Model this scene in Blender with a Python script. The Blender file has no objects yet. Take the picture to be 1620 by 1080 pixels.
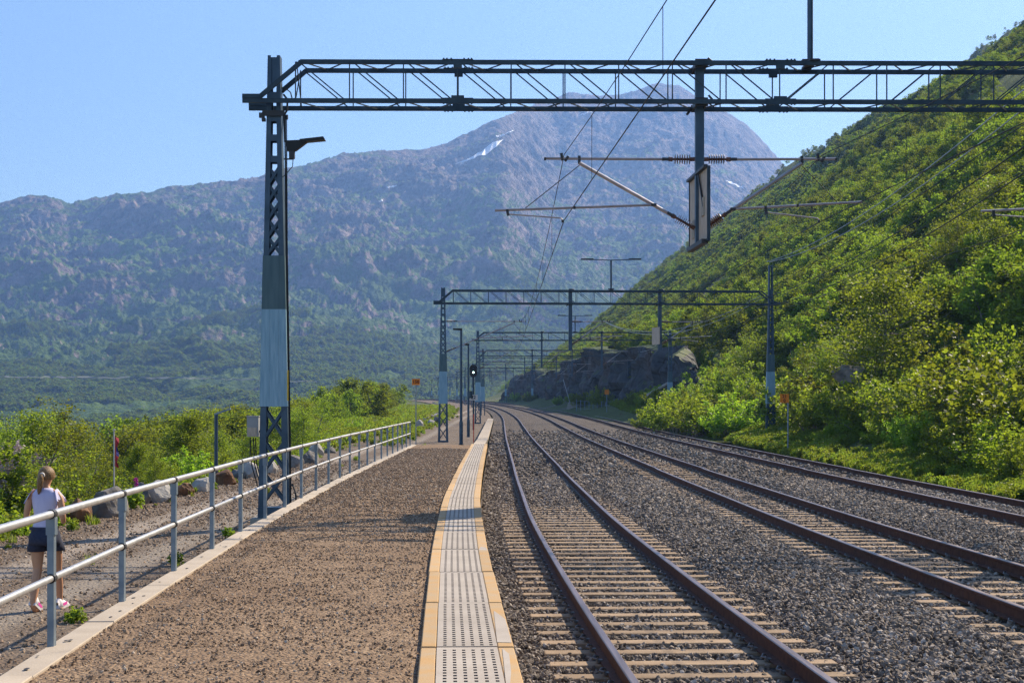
import bpy, math, random
import numpy as np
from mathutils import Vector, Matrix
random.seed(7); rng = np.random.default_rng(7)
S = bpy.context.scene; COL = S.collection
# ---------------------------------------------------------------- camera, world, sun, exposure
CZ = 2.12; F = 2400.0; HY = 636.0; CXP = 810.0
cd = bpy.data.cameras.new('camera'); cam = bpy.data.objects.new('camera', cd); COL.objects.link(cam)
cam.location = (0, 0, CZ); cam.rotation_euler = (math.radians(90), 0, 0)
cd.sensor_width = 36; cd.lens = 36 * F / 1620; cd.shift_y = (HY - 540) / 1620
cd.clip_start = 0.1; cd.clip_end = 20000
S.camera = cam
SUN_EL = math.radians(38.5); SUN_AZ = math.radians(42)          # azimuth from +Y towards +X
wd = bpy.data.worlds.new('World'); S.world = wd; wd.use_nodes = True
nt = wd.node_tree; nt.nodes.clear()
sky = nt.nodes.new('ShaderNodeTexSky'); sky.sky_type = 'NISHITA'; sky.sun_disc = False
sky.sun_elevation = SUN_EL; sky.sun_rotation = SUN_AZ; sky.air_density = 1.0; sky.dust_density = 0.5; sky.ozone_density = 4.5
bg = nt.nodes.new('ShaderNodeBackground'); bg.inputs[1].default_value = 0.098
out = nt.nodes.new('ShaderNodeOutputWorld'); nt.links.new(sky.outputs[0], bg.inputs[0]); nt.links.new(bg.outputs[0], out.inputs[0])
sl = bpy.data.lights.new('sun', 'SUN'); so = bpy.data.objects.new('sun', sl); COL.objects.link(so)
sl.energy = 5.0; sl.angle = math.radians(0.53); sl.color = (1, 0.87, 0.67)
sd = Vector((math.sin(SUN_AZ) * math.cos(SUN_EL), math.cos(SUN_AZ) * math.cos(SUN_EL), math.sin(SUN_EL)))
so.rotation_euler = (-sd).to_track_quat('-Z', 'Y').to_euler(); so.location = (30, 60, 80)
S.view_settings.view_transform = 'Standard'; S.view_settings.look = 'None'; S.view_settings.exposure = 1.02; S.view_settings.gamma = 1
S.view_settings.use_curve_mapping = False
S.cycles.use_denoising = True; S.cycles.denoising_prefilter = 'NONE'
S.cycles.max_bounces = 8; S.cycles.transparent_max_bounces = 8; S.cycles.volume_bounces = 0; S.cycles.transmission_bounces = 4
S.cycles.sample_clamp_indirect = 5

HAZE = 1.9e-4
# ---------------------------------------------------------------- helpers
def P(px, py, D): return ((px - CXP) * D / F, D, CZ - (py - HY) * D / F)
def hsh(ix, iy, seed):
    h = (ix.astype(np.int64) * 374761393 + iy.astype(np.int64) * 668265263 + seed * 974634777) & 0x7fffffff
    h = ((h ^ (h >> 13)) * 1274126177) & 0x7fffffff
    return ((h ^ (h >> 16)) & 0xffff) / 65535.0
def vnoise(x, y, seed=0):
    x = np.asarray(x, float); y = np.asarray(y, float)
    ix = np.floor(x); iy = np.floor(y); fx = x - ix; fy = y - iy
    fx = fx * fx * fx * (fx * (fx * 6 - 15) + 10); fy = fy * fy * fy * (fy * (fy * 6 - 15) + 10)
    a = hsh(ix, iy, seed); b = hsh(ix + 1, iy, seed); c = hsh(ix, iy + 1, seed); d = hsh(ix + 1, iy + 1, seed)
    return (a + (b - a) * fx) * (1 - fy) + (c + (d - c) * fx) * fy
def fbm(x, y, seed=0, oct=5, gain=.5, ridged=False):
    s = 0; a = 1; t = 0
    for i in range(oct):
        n = vnoise(x * 2**i + 17.3 * i, y * 2**i - 9.1 * i, seed + i)
        if ridged: n = 1 - abs(2 * n - 1)
        s = s + a * n; t += a; a *= gain
    return s / t
def sstep(a, b, x):
    t = np.clip((np.asarray(x, float) - a) / (b - a), 0, 1); return t * t * (3 - 2 * t)

# track axis, grade, terrain ------------------------------------------------
_kd = np.array([-40, 0, 5, 11.5, 16.4, 19.5, 25.3, 28.3, 36.9, 41.4, 62, 86, 127, 142.0])
_kx = np.array([3.4, 1.45, 1.22, .936, .72, .61, .42, .34, .22, .15, -.07, -.33, -.65, -.75]) + .7525
_yd = np.arange(-60, 760, .5)
_xx = np.interp(_yd, _kd, _kx)
_u = np.clip(_yd - 142, 0, None); _xx = np.where(_yd > 142, _kx[-1] - .01 * _u - _u**2 / 7000, _xx)
_k = np.exp(-np.linspace(-2, 2, 25)**2); _k /= _k.sum()
_xx = np.convolve(np.pad(_xx, 12, mode='edge'), _k, 'valid')
def tc(Y): return np.interp(Y, _yd, _xx)
def gz(Y):
    a = np.asarray(Y, float) - 88
    return .0065 * np.clip(np.where(a > 700, 700, (a + np.sqrt(a * a + 900)) / 2 - 2.2 * np.exp(-np.clip(a, 0, None) / 60) - np.where(a < 0, 0, 0)), 0, None) * (a > -40)
def lineX(Y): return tc(Y) + np.where(np.asarray(Y) > -1e9, 0, 0)
def hill(v): 
    s = np.sqrt(v * v + 40) + v
    w = np.clip(s / 2 - 1.2, 0, None)
    return .75 * w - .00050 * w * w
def ground_z(X, Y):
    X = np.asarray(X, float); Y = np.asarray(Y, float)
    b = gz(Y) - .42 - 60 * sstep(640, 1100, Y)
    v = X + .046 * Y - 21
    vn = v + 9 * (fbm(X * .02, Y * .012, 3, 3) - .5) * sstep(4, 60, v)
    h = hill(vn)
    h = h * (1 + .08 * sstep(500, 1100, Y))
    gul = (fbm(X * .012 + 3, Y * .006, 11, 4, .55, True) - .6) * np.clip(v, 0, 260) * .30
    sm = (fbm(X * .12, Y * .09, 5, 3) - .5) * np.clip(v - 2, 0, 12) * .22
    h = h + gul * sstep(10, 60, v) + sm
    Hc = 7.7 * sstep(104, 156, Y) * (1 - sstep(430, 478, Y)) * (.78 + .45 * fbm(Y * .03, Y * 0, 91, 3))
    h = np.maximum(h, Hc * sstep(2.6, 5.2, v) + .35 * np.clip(v - 5, 0, 40) * (Hc > .5) - 3 * (1 - sstep(2.6, 5, v)))
    XL = np.where(Y < 70, -9.4, -9.4 - (4 + .01 * Y) * sstep(70, 130, Y)) + np.where(Y > 142, tc(Y) - tc(142.), 0)
    d = np.clip(XL - X, 0, None)
    l = -34 * (1 - np.exp(-.36 * d / 34)) + (fbm(X * .08, Y * .05, 8, 3) - .5) * np.clip(d, 0, 8) * .3
    return b + np.where(v > -14, np.clip(h, -2, None) * sstep(-14, 0, v), 0) + l

# mesh builder ---------------------------------------------------------------
class MB:
    def __init__(s): s.v = []; s.f = []; s.m = []
    def quad(s, a, b, c, d, mi=0):
        n = len(s.v); s.v += [a, b, c, d]; s.f.append((n, n+1, n+2, n+3)); s.m.append(mi)
    def box(s, x0, x1, y0, y1, z0, z1, mi=0, M=None):
        n = len(s.v)
        pts = [(x0,y0,z0),(x1,y0,z0),(x1,y1,z0),(x0,y1,z0),(x0,y0,z1),(x1,y0,z1),(x1,y1,z1),(x0,y1,z1)]
        if M is not None: pts = [tuple(M @ Vector(p)) for p in pts]
        s.v += pts
        for q in ((0,3,2,1),(4,5,6,7),(0,1,5,4),(1,2,6,5),(2,3,7,6),(3,0,4,7)):
            s.f.append(tuple(n+i for i in q)); s.m.append(mi)
    def hexa(s, lo, hi, mi=0):       # lo, hi: 4 corner points each, counterclockwise from above
        n = len(s.v); s.v += list(lo) + list(hi)
        for q in ((0,3,2,1),(4,5,6,7),(0,1,5,4),(1,2,6,5),(2,3,7,6),(3,0,4,7)):
            s.f.append(tuple(n+i for i in q)); s.m.append(mi)
    def bar(s, a, b, w, h=None, mi=0):
        a = Vector(a); b = Vector(b); h = h or w; d = (b - a); L = d.length
        if L < 1e-6: return
        q = d.to_track_quat('X', 'Z').to_matrix().to_4x4(); q.translation = a
        s.box(0, L, -w/2, w/2, -h/2, h/2, mi, q)
    def tube(s, pts, r, n=8, mi=0, cap=True):
        pts = [Vector(p) for p in pts]; rs = r if hasattr(r, '__len__') else [r] * len(pts)
        base = len(s.v); up0 = None
        for i, p in enumerate(pts):
            t = (pts[min(i+1, len(pts)-1)] - pts[max(i-1, 0)]).normalized()
            if up0 is None: up0 = Vector((0,0,1)) if abs(t.z) < .9 else Vector((1,0,0))
            a = t.cross(up0).normalized(); b = a.cross(t).normalized(); up0 = b
            for k in range(n):
                th = 2 * math.pi * k / n
                s.v.append(tuple(p + (a * math.cos(th) + b * math.sin(th)) * rs[i]))
        for i in range(len(pts) - 1):
            for k in range(n):
                k2 = (k + 1) % n
                s.f.append((base+i*n+k, base+i*n+k2, base+(i+1)*n+k2, base+(i+1)*n+k)); s.m.append(mi)
        if cap:
            s.f.append(tuple(base + k for k in range(n))[::-1]); s.m.append(mi)
            s.f.append(tuple(base + (len(pts)-1)*n + k for k in range(n))); s.m.append(mi)
    def mesh(s, name, mats, smooth=False):
        me = bpy.data.meshes.new(name); me.from_pydata([tuple(p) for p in s.v], [], s.f)
        for m in (mats if isinstance(mats, (list, tuple)) else [mats]): me.materials.append(m)
        if any(s.m): me.polygons.foreach_set('material_index', s.m)
        if smooth: me.polygons.foreach_set('use_smooth', [True] * len(me.polygons))
        me.update(); return me
    def build(s, name, mats, parent=None, smooth=False, **kw):
        return link(name, s.mesh(name, mats, smooth), parent, **kw)
def link(name, me, parent=None, loc=None, **kw):
    o = bpy.data.objects.new(name, me); COL.objects.link(o)
    if parent is not None: o.parent = parent
    if loc is not None: o.location = loc
    for k, v in kw.items():
        if v is not None: o[k] = v
    return o
def thing(name, label, category, loc=(0,0,0), rz=0, group=None, kind=None):
    o = bpy.data.objects.new(name, None); COL.objects.link(o); o.empty_display_size = .2
    o.location = loc; o.rotation_euler[2] = rz
    o['label'] = label; o['category'] = category
    if group: o['group'] = group
    if kind: o['kind'] = kind
    return o
def npmesh(name, V, Fq, mat, smooth=False):
    me = bpy.data.meshes.new(name); V = np.asarray(V, np.float32); Fq = np.asarray(Fq, np.int32)
    me.vertices.add(len(V)); me.vertices.foreach_set('co', V.ravel())
    k = Fq.shape[1]; me.loops.add(Fq.size); me.loops.foreach_set('vertex_index', Fq.ravel())
    me.polygons.add(len(Fq)); me.polygons.foreach_set('loop_start', np.arange(0, Fq.size, k, dtype=np.int32))
    me.polygons.foreach_set('use_smooth', np.full(len(Fq), smooth))
    for m in (mat if isinstance(mat, (list, tuple)) else [mat]): me.materials.append(m)
    me.update(calc_edges=True); return me
def gridmesh(name, X, Y, Z, mat, smooth=True):
    r, c = X.shape; V = np.stack([X, Y, Z], -1).reshape(-1, 3)
    i = np.arange(r * c).reshape(r, c)
    Fq = np.stack([i[:-1,:-1], i[:-1,1:], i[1:,1:], i[1:,:-1]], -1).reshape(-1, 4)
    return npmesh(name, V, Fq, mat, smooth)
_ub = MB(); _ub.box(0, 1, -.5, .5, -.5, .5)
_unit = {}
def barobj(name, a, b, w, h, mat, parent, off=Vector((0,0,0))):
    "one bar as an object of its own: unit box mesh, shared, scaled to length"
    key = (name, mat.name)
    if key not in _unit: _unit[key] = _ub.mesh(name, mat)
    a = Vector(a) - off; b = Vector(b) - off; d = b - a
    o = link(name, _unit[key], parent)
    o.rotation_mode = 'QUATERNION'; o.rotation_quaternion = d.to_track_quat('X', 'Z'); o.location = a; o.scale = (d.length, w, h)
    return o

# materials -------------------------------------------------------------------
def mat(name, col, rough=.8, metal=0, col2=None, scale=5, detail=4, bump=0, bscale=None, spec=.3, stretch=None, objrand=0, contrast=(.35, .65), vor=False, gen=False):
    m = bpy.data.materials.new(name); m.use_nodes = True; n = m.node_tree; n.nodes.clear(); L = n.links.new
    o = n.nodes.new('ShaderNodeOutputMaterial'); b = n.nodes.new('ShaderNodeBsdfPrincipled'); L(b.outputs[0], o.inputs[0])
    b.inputs['Roughness'].default_value = rough; b.inputs['Metallic'].default_value = metal
    b.inputs['Specular IOR Level'].default_value = spec
    c4 = (*col, 1); b.inputs['Base Color'].default_value = c4
    tcn = n.nodes.new('ShaderNodeTexCoord'); src = tcn.outputs['Generated' if gen else 'Object']
    if stretch:
        mp = n.nodes.new('ShaderNodeMapping'); mp.inputs['Scale'].default_value = stretch; L(src, mp.inputs[0]); src = mp.outputs[0]
    cur = None
    if col2 is not None:
        t = n.nodes.new('ShaderNodeTexNoise'); t.inputs['Scale'].default_value = scale; t.inputs['Detail'].default_value = detail; L(src, t.inputs[0])
        mr = n.nodes.new('ShaderNodeMapRange'); mr.inputs[1].default_value = contrast[0]; mr.inputs[2].default_value = contrast[1]; L(t.outputs[0], mr.inputs[0])
        mx = n.nodes.new('ShaderNodeMix'); mx.data_type = 'RGBA'; L(mr.outputs[0], mx.inputs[0])
        mx.inputs[6].default_value = c4; mx.inputs[7].default_value = (*col2, 1); cur = mx.outputs[2]
    if objrand:
        oi = n.nodes.new('ShaderNodeObjectInfo'); mr = n.nodes.new('ShaderNodeMapRange'); mr.inputs[3].default_value = 1 - objrand; mr.inputs[4].default_value = 1 + objrand
        L(oi.outputs['Random'], mr.inputs[0])
        h = n.nodes.new('ShaderNodeHueSaturation'); L(mr.outputs[0], h.inputs['Value'])
        if cur is not None: L(cur, h.inputs['Color'])
        else: h.inputs['Color'].default_value = c4
        cur = h.outputs[0]
    if cur is not None: L(cur, b.inputs['Base Color'])
    if bump:
        t = n.nodes.new('ShaderNodeTexVoronoi' if vor else 'ShaderNodeTexNoise'); t.inputs['Scale'].default_value = bscale or scale * 4
        if not vor: t.inputs['Detail'].default_value = 5
        L(src, t.inputs[0]); bp = n.nodes.new('ShaderNodeBump'); bp.inputs['Strength'].default_value = 1; bp.inputs['Distance'].default_value = bump
        L(t.outputs[0], bp.inputs['Height']); L(bp.outputs[0], b.inputs['Normal'])
    return m
def leafmat(name, col, tcol, rand=.25, tf=.5, rough=.5):
    m = bpy.data.materials.new(name); m.use_nodes = True; n = m.node_tree; n.nodes.clear(); L = n.links.new
    o = n.nodes.new('ShaderNodeOutputMaterial'); d = n.nodes.new('ShaderNodeBsdfPrincipled'); t = n.nodes.new('ShaderNodeBsdfTranslucent'); x = n.nodes.new('ShaderNodeMixShader')
    d.inputs['Roughness'].default_value = rough; d.inputs['Specular IOR Level'].default_value = .28
    oi = n.nodes.new('ShaderNodeObjectInfo'); gi = n.nodes.new('ShaderNodeNewGeometry'); nz = n.nodes.new('ShaderNodeTexNoise'); nz.inputs['Scale'].default_value = .9
    tcn = n.nodes.new('ShaderNodeTexCoord'); L(tcn.outputs['Object'], nz.inputs[0])
    ad = n.nodes.new('ShaderNodeMath'); ad.operation = 'ADD'; L(oi.outputs['Random'], ad.inputs[0]); L(gi.outputs['Random Per Island'], ad.inputs[1])
    ad2 = n.nodes.new('ShaderNodeMath'); ad2.operation = 'ADD'; L(ad.outputs[0], ad2.inputs[0]); L(nz.outputs[0], ad2.inputs[1])
    mr = n.nodes.new('ShaderNodeMapRange'); mr.inputs[1].default_value = .3; mr.inputs[2].default_value = 2.7; mr.inputs[3].default_value = 1 - rand * 1.6; mr.inputs[4].default_value = 1 + rand * 1.6; L(ad2.outputs[0], mr.inputs[0])
    hr = n.nodes.new('ShaderNodeMapRange'); hr.inputs[3].default_value = .478; hr.inputs[4].default_value = .520; L(oi.outputs['Random'], hr.inputs[0])
    for c, s in ((col, d.inputs['Base Color']), (tcol, t.inputs['Color'])):
        h = n.nodes.new('ShaderNodeHueSaturation'); h.inputs['Color'].default_value = (*c, 1); L(mr.outputs[0], h.inputs['Value']); L(hr.outputs[0], h.inputs['Hue']); L(h.outputs[0], s)
    x.inputs[0].default_value = tf; L(d.outputs[0], x.inputs[1]); L(t.outputs[0], x.inputs[2]); L(x.outputs[0], o.inputs[0])
    return m
def zoned(name, build):
    m = bpy.data.materials.new(name); m.use_nodes = True; n = m.node_tree; n.nodes.clear()
    o = n.nodes.new('ShaderNodeOutputMaterial'); b = n.nodes.new('ShaderNodeBsdfPrincipled'); n.links.new(b.outputs[0], o.inputs[0])
    b.inputs['Roughness'].default_value = .9; b.inputs['Specular IOR Level'].default_value = .15
    build(n, n.links.new, b); return m
def N(n, typ, **kw):
    nd = n.nodes.new('ShaderNode' + typ)
    for k, v in kw.items():
        if k.startswith('i_'): nd.inputs[int(k[2:]) if k[2:].isdigit() else k[2:]].default_value = v
        else: setattr(nd, k, v)
    return nd
def mixc(n, L, fac, a, b):
    x = N(n, 'Mix', data_type='RGBA')
    for s, v in ((0, fac), (6, a), (7, b)):
        if hasattr(v, 'links'): L(v, x.inputs[s])
        else: x.inputs[s].default_value = v if s == 0 else (*v, 1)
    return x.outputs[2]
def noise(n, L, src, scale, detail=5, lo=.35, hi=.65, rough=.55, vec=None):
    t = N(n, 'TexNoise'); t.inputs['Scale'].default_value = scale; t.inputs['Detail'].default_value = detail; t.inputs['Roughness'].default_value = rough
    if vec:
        mp = N(n, 'Mapping'); mp.inputs['Scale'].default_value = vec; L(src, mp.inputs[0]); src = mp.outputs[0]
    L(src, t.inputs[0]); mr = N(n, 'MapRange'); mr.inputs[1].default_value = lo; mr.inputs[2].default_value = hi; L(t.outputs[0], mr.inputs[0]); return mr.outputs[0], t.outputs[0]
M = {}
M['steel'] = mat('painted_steel_blue_grey', (.036, .066, .105), .45, .3, (.06, .10, .15), 3, bump=.002, bscale=20)
M['steel_dark'] = mat('dark_weathered_steel', (.024, .042, .062), .5, .3, (.042, .068, .092), 4)
M['plate_dark'] = mat('dark_slate_plate', (.06, .11, .135), .5, .2, (.085, .14, .165), 3, stretch=(4, 4, .5))
M['plate'] = mat('galvanised_plate', (.17, .31, .42), .5, .2, (.28, .43, .54), 3, 6, stretch=(9, 9, .7), contrast=(.3, .7), bump=.002, bscale=12)
M['galv'] = mat('galvanised_tube', (.40, .40, .41), .42, .55, (.52, .51, .51), 8, bump=.0006, bscale=60)
M['galv_post'] = mat('galvanised_post', (.16, .21, .27), .5, .4, (.24, .29, .34), 9)
M['alu'] = mat('aluminium_tube', (.33, .30, .31), .4, .6, (.45, .41, .41), 5)
M['insul'] = mat('brown_insulator', (.10, .045, .03), .35, 0, (.14, .06, .04), 8, spec=.5)
M['fitting'] = mat('dark_fitting', (.05, .05, .055), .5, .6)
M['wire'] = mat('wire_copper_dark', (.03, .032, .036), .6, .4)
M['wire_bright'] = mat('wire_aluminium', (.42, .45, .48), .4, .6)
M['concrete'] = mat('concrete', (.33, .29, .24), .9, 0, (.42, .37, .31), 3, 8, bump=.004, bscale=60)
M['curb'] = mat('curb_concrete', (.40, .33, .26), .9, 0, (.52, .44, .35), 2.2, 9, bump=.003, bscale=50, objrand=.07, contrast=(.3, .7))
M['sleeper'] = mat('sleeper_concrete', (.22, .15, .095), .9, 0, (.37, .26, .165), 3, 8, bump=.006, bscale=40, objrand=.14, contrast=(.3, .7))
M['rail_side'] = mat('rusty_rail', (.060, .021, .011), .8, .0, (.105, .042, .022), 12, bump=.001, bscale=60, spec=.3)
M['rail_top'] = mat('worn_rail_head', (.16, .11, .095), .38, .7, (.27, .20, .185), 2, stretch=(8, .4, 1))
M['clip'] = mat('rail_clip_steel', (.17, .165, .16), .55, .5)
M['tile_y'] = mat('worn_yellow_paint', (.50, .30, .125), .85, 0, (.42, .33, .22), 3.0, 14, bump=.002, bscale=60, objrand=.12, contrast=(.40, .72))
M['tile'] = mat('tactile_slab_concrete', (.34, .29, .245), .9, 0, (.46, .40, .34), 1.6, 14, bump=.002, bscale=60, objrand=.06, contrast=(.3, .7))
M['dark_gap'] = mat('dark_rubber_joint', (.03, .03, .04), .8)
M['rock'] = mat('grey_granite', (.10, .098, .10), .9, 0, (.28, .25, .225), 1.9, 8, bump=.05, bscale=5)
M['rock_brown'] = mat('rusty_brown_rock', (.10, .045, .02), .8, 0, (.24, .12, .06), 3, 8, bump=.04, bscale=8)
M['rock_pale'] = mat('pale_granite', (.30, .28, .26), .9, 0, (.48, .45, .41), 2, 8, bump=.04, bscale=8)
M['bark'] = mat('birch_bark', (.30, .27, .235), .9, 0, (.07, .055, .045), 6, bump=.01)
M['leaf'] = leafmat('birch_leaves', (.085, .125, .018), (.29, .36, .022), .5, .55)
M['leaf_b'] = leafmat('willow_leaves', (.11, .17, .02), (.36, .50, .028), .4, .56)
M['leaf_far'] = leafmat('distant_birch_leaves', (.085, .125, .02), (.26, .34, .022), .5, .54, .8)
M['grass'] = leafmat('grass_blades', (.13, .18, .02), (.34, .43, .035), .3, .5)
M['orange'] = mat('orange_sign_face', (.70, .21, .012), .6)
M['red'] = mat('red_paint', (.55, .06, .03), .6)
M['white'] = mat('white_enamel', (.62, .60, .60), .6, 0, (.5, .48, .47), 10)
M['black'] = mat('black_paint', (.012, .014, .016), .5)
M['lettering'] = mat('dark_lettering', (.09, .02, .01), .6)
M['yellow'] = mat('yellow_marker', (.70, .45, .03), .6)
M['signback'] = mat('weathered_sign_panel', (.42, .33, .27), .8, 0, (.55, .46, .38), 7, 6, stretch=(4, 4, .8))
M['skin'] = mat('tanned_skin', (.50, .25, .14), .5, 0, (.55, .29, .17), 9, spec=.4)
M['hair'] = mat('blonde_hair', (.13, .068, .028), .5, 0, (.33, .20, .09), 3, 6, stretch=(40, 40, 4), bump=.003)
M['shirt'] = mat('pale_lilac_cotton', (.64, .61, .80), .85, 0, (.50, .47, .68), 6, bump=.012, bscale=7, stretch=(1, 1, .6))
M['denim'] = mat('dark_denim', (.022, .026, .05), .85, 0, (.035, .04, .07), 30, bump=.001, bscale=200)
M['shoe'] = mat('white_trainer', (.7, .66, .68), .6)
M['pink'] = mat('pink_trim', (.65, .07, .35), .6)
M['emit'] = bpy.data.materials.new('signal_lamp_lit'); M['emit'].use_nodes = True
_e = M['emit'].node_tree.nodes['Principled BSDF']; _e.inputs['Emission Color'].default_value = (.55, 1, .85, 1); _e.inputs['Emission Strength'].default_value = 3
M['snow'] = mat('old_snow', (.8, .82, .85), .6)
# ================================================================ SETTING: ground, mountain, hill
def m_ground(n, L, b):
    tcn = N(n, 'TexCoord'); s = tcn.outputs['Object']
    f1, r1 = noise(n, L, s, .25, 6); f2, r2 = noise(n, L, s, 2.2, 6)
    c = mixc(n, L, f1, (.075, .11, .022), (.13, .16, .035)); c = mixc(n, L, f2, c, (.08, .085, .032))
    g = N(n, 'NewGeometry'); sx = N(n, 'SeparateXYZ'); L(g.outputs['Normal'], sx.inputs[0])
    f3, r3 = noise(n, L, s, .06, 6, .60, .66)
    c = mixc(n, L, f3, c, (.15, .13, .11)); 
    L(c, b.inputs['Base Color'])
    bp = N(n, 'Bump'); bp.inputs['Distance'].default_value = .4; L(r2, bp.inputs['Height']); L(bp.outputs[0], b.inputs['Normal'])
M['ground'] = zoned('hillside_turf', m_ground)
Ys = np.concatenate([np.linspace(-70, 20, 26), 20 * (1600 / 20) ** np.linspace(.004, 1, 330)])
def ucols(Y): return None
ucl = np.concatenate([-np.geomspace(420, 9, 60), np.linspace(-8.5, 11, 22), np.linspace(11.5, 60, 110), np.geomspace(61, 900, 150)])
UU, YY = np.meshgrid(ucl, Ys); XX = UU - .046 * YY + np.where(YY > 0, 0, 0)
ZZ = ground_z(XX, YY)
# keep the sheet under the trackbed, the path and the platform
tb = (XX > -9.3) & (XX < 15); ZZ = np.where(tb & (YY < 120), np.minimum(ZZ, -.45 + .0 * YY), ZZ)
gr = link('ground', gridmesh('ground', XX, YY, ZZ, M['ground']), kind='structure')

# ---- mountain across the valley
rx = np.array([-400, -200, 0, 30, 47, 72, 111, 125, 167, 210, 250, 289, 340, 389, 410, 428, 472, 517, 545, 578, 628, 670, 705, 750, 794, 850, 900, 960, 990, 1015, 1040, 1075, 1110, 1150, 1190, 1220, 1240, 1300, 1500, 1900.])
ry = np.array([345, 335, 320, 312, 308, 312, 324, 322, 315, 307, 300, 294, 290, 286, 280, 270, 264, 252, 246, 240, 237, 233, 227, 205, 186, 166, 147, 151, 148, 138, 131, 136, 156, 178, 205, 240, 262, 330, 420, 500.])
def prof(xp): return (HY - np.interp(xp * F + CXP, rx, ry)) / F
def ridge_r(xp):
    px = xp * F + CXP
    return 3300 + 500 * sstep(300, 800, px) + 900 * sstep(780, 900, px)
R0 = 850.0
def mount_z(xp, r):
    E = prof(xp); rr = ridge_r(xp); t = (r - R0) / (rr - R0)
    tt = np.clip(t, 0, 1)
    s = .10 * tt + .90 * (tt ** 1.25) * (1.25 - .25 * tt)
    s = s / 1.0
    e0 = -.030
    el = e0 + (E - e0) * s
    z = CZ + r * el
    X = xp * r; Y = r
    win = sstep(0, .06, t) * (1 - .93 * sstep(.90, 1.0, t))
    rid = (fbm(X * .0016 + 5 + Y * .0009, Y * .0026, 21, 6, .55, True) - .58) * 95
    crag = (fbm(X * .010 + Y * .006, Y * .016 - X * .006, 31, 5, .62, True) - .5) * 50
    z = z + (rid * sstep(.1, .5, t) + crag * (.35 + .65 * sstep(.25, .6, t))) * win
    z = np.where(t < .97, np.minimum(z, CZ + r * E * .99), z)
    z = z + (fbm(X * .02, Y * .0 + 3, 77, 5, .6) - .5) * 16 * sstep(.93, 1, t) + (fbm(X * .045 + Y * .02, Y * .05 - X * .02, 88, 3, .6, True) - .55) * 14 * sstep(.08, .4, t) * (t < 1)
    z = np.where(t > 1, CZ + rr * E - (r - rr) * .5 + 0 * z, z)
    return z
xs = np.linspace(-.45, .27, 980)
def tfun(a): return a
tv = np.concatenate([np.linspace(0, 1, 400), [1.03, 1.1, 1.25]])
XP, TT = np.meshgrid(xs, tv); RR = R0 + TT * (ridge_r(XP) - R0)
MZ = mount_z(XP, RR)
def m_mount(n, L, b):
    tcn = N(n, 'TexCoord'); s = tcn.outputs['Object']
    sx = N(n, 'SeparateXYZ'); L(s, sx.inputs[0])
    f1, r1 = noise(n, L, s, .007, 10, .3, .7, .66)
    # altitude mask blurred with noise
    ma = N(n, 'MapRange'); ma.inputs[1].default_value = 170; ma.inputs[2].default_value = 760; L(sx.outputs[2], ma.inputs[0])
    nz = N(n, 'MapRange'); nz.inputs[3].default_value = -.7; nz.inputs[4].default_value = .7; nz.inputs[1].default_value = .3; nz.inputs[2].default_value = .7; L(r1, nz.inputs[0])
    ad = N(n, 'Math', operation='ADD'); L(ma.outputs[0], ad.inputs[0]); L(nz.outputs[0], ad.inputs[1])
    g = N(n, 'NewGeometry'); sn = N(n, 'SeparateXYZ'); L(g.outputs['Normal'], sn.inputs[0])
    st = N(n, 'MapRange'); st.inputs[1].default_value = .93; st.inputs[2].default_value = .70; L(sn.outputs[2], st.inputs[0])
    st2 = N(n, 'Math', operation='MULTIPLY'); L(st.outputs[0], st2.inputs[0]); st2.inputs[1].default_value = .75
    ad3 = N(n, 'Math', operation='ADD'); L(ad.outputs[0], ad3.inputs[0]); L(st2.outputs[0], ad3.inputs[1])
    m2 = N(n, 'MapRange'); m2.inputs[1].default_value = .50; m2.inputs[2].default_value = .82; L(ad3.outputs[0], m2.inputs[0])
    f2, r2 = noise(n, L, s, .03, 7, .3, .7); f3, r3 = noise(n, L, s, .035, 10, .36, .64, .68)
    veg = mixc(n, L, f2, (.036, .076, .012), (.10, .16, .02)); rock = mixc(n, L, f3, (.045, .034, .036), (.33, .25, .225))
    fm, rm = noise(n, L, s, .0022, 5, .5, .62)
    veg = mixc(n, L, fm, veg, (.10, .165, .022))
    c = mixc(n, L, m2.outputs[0], veg, rock)
    L(c, b.inputs['Base Color'])
    vn = N(n, 'TexVoronoi'); vn.inputs['Scale'].default_value = .11; L(s, vn.inputs[0])
    aa = N(n, 'Math', operation='ADD'); L(r3, aa.inputs[0]); 
    ml = N(n, 'Math', operation='MULTIPLY'); L(vn.outputs[0], ml.inputs[0]); ml.inputs[1].default_value = .35; L(ml.outputs[0], aa.inputs[1])
    bp = N(n, 'Bump'); bp.inputs['Distance'].default_value = 17; bp.inputs['Strength'].default_value = 1; L(aa.outputs[0], bp.inputs['Height']); L(bp.outputs[0], b.inputs['Normal'])
M['mount'] = zoned('mountain_rock_and_birch', m_mount)
link('mountain', gridmesh('mountain', XP * RR, RR, MZ, M['mount'], True), kind='structure')
def mount_hit(px, py):
    xp = (px - CXP) / F; r = np.linspace(R0, float(ridge_r(np.array(xp))), 3000)
    z = mount_z(np.full_like(r, xp), r); el = (z - CZ) / r; w = np.nonzero(el >= (HY - py) / F)[0]
    i = w[0] if len(w) else len(r) - 1
    return (xp * r[i], r[i], z[i])
def draped(name, pts, width_px, mt, lift=3, **kw):
    b = MB(); prev = None
    for (px, py, w) in pts:
        a = Vector(mount_hit(px, py - w / 2)); c = Vector(mount_hit(px, py + w / 2))
        if a.y < c.y or a.y - c.y > 260: a = c + Vector((0, 25, w / F * c.y))
        d = Vector((0, -1, .8)).normalized() * lift
        a, c = tuple(a + d), tuple(c + d)
        if prev: b.quad(prev[1], c, a, prev[0])
        prev = (a, c)
    return b.build(name, mt, **kw)
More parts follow.
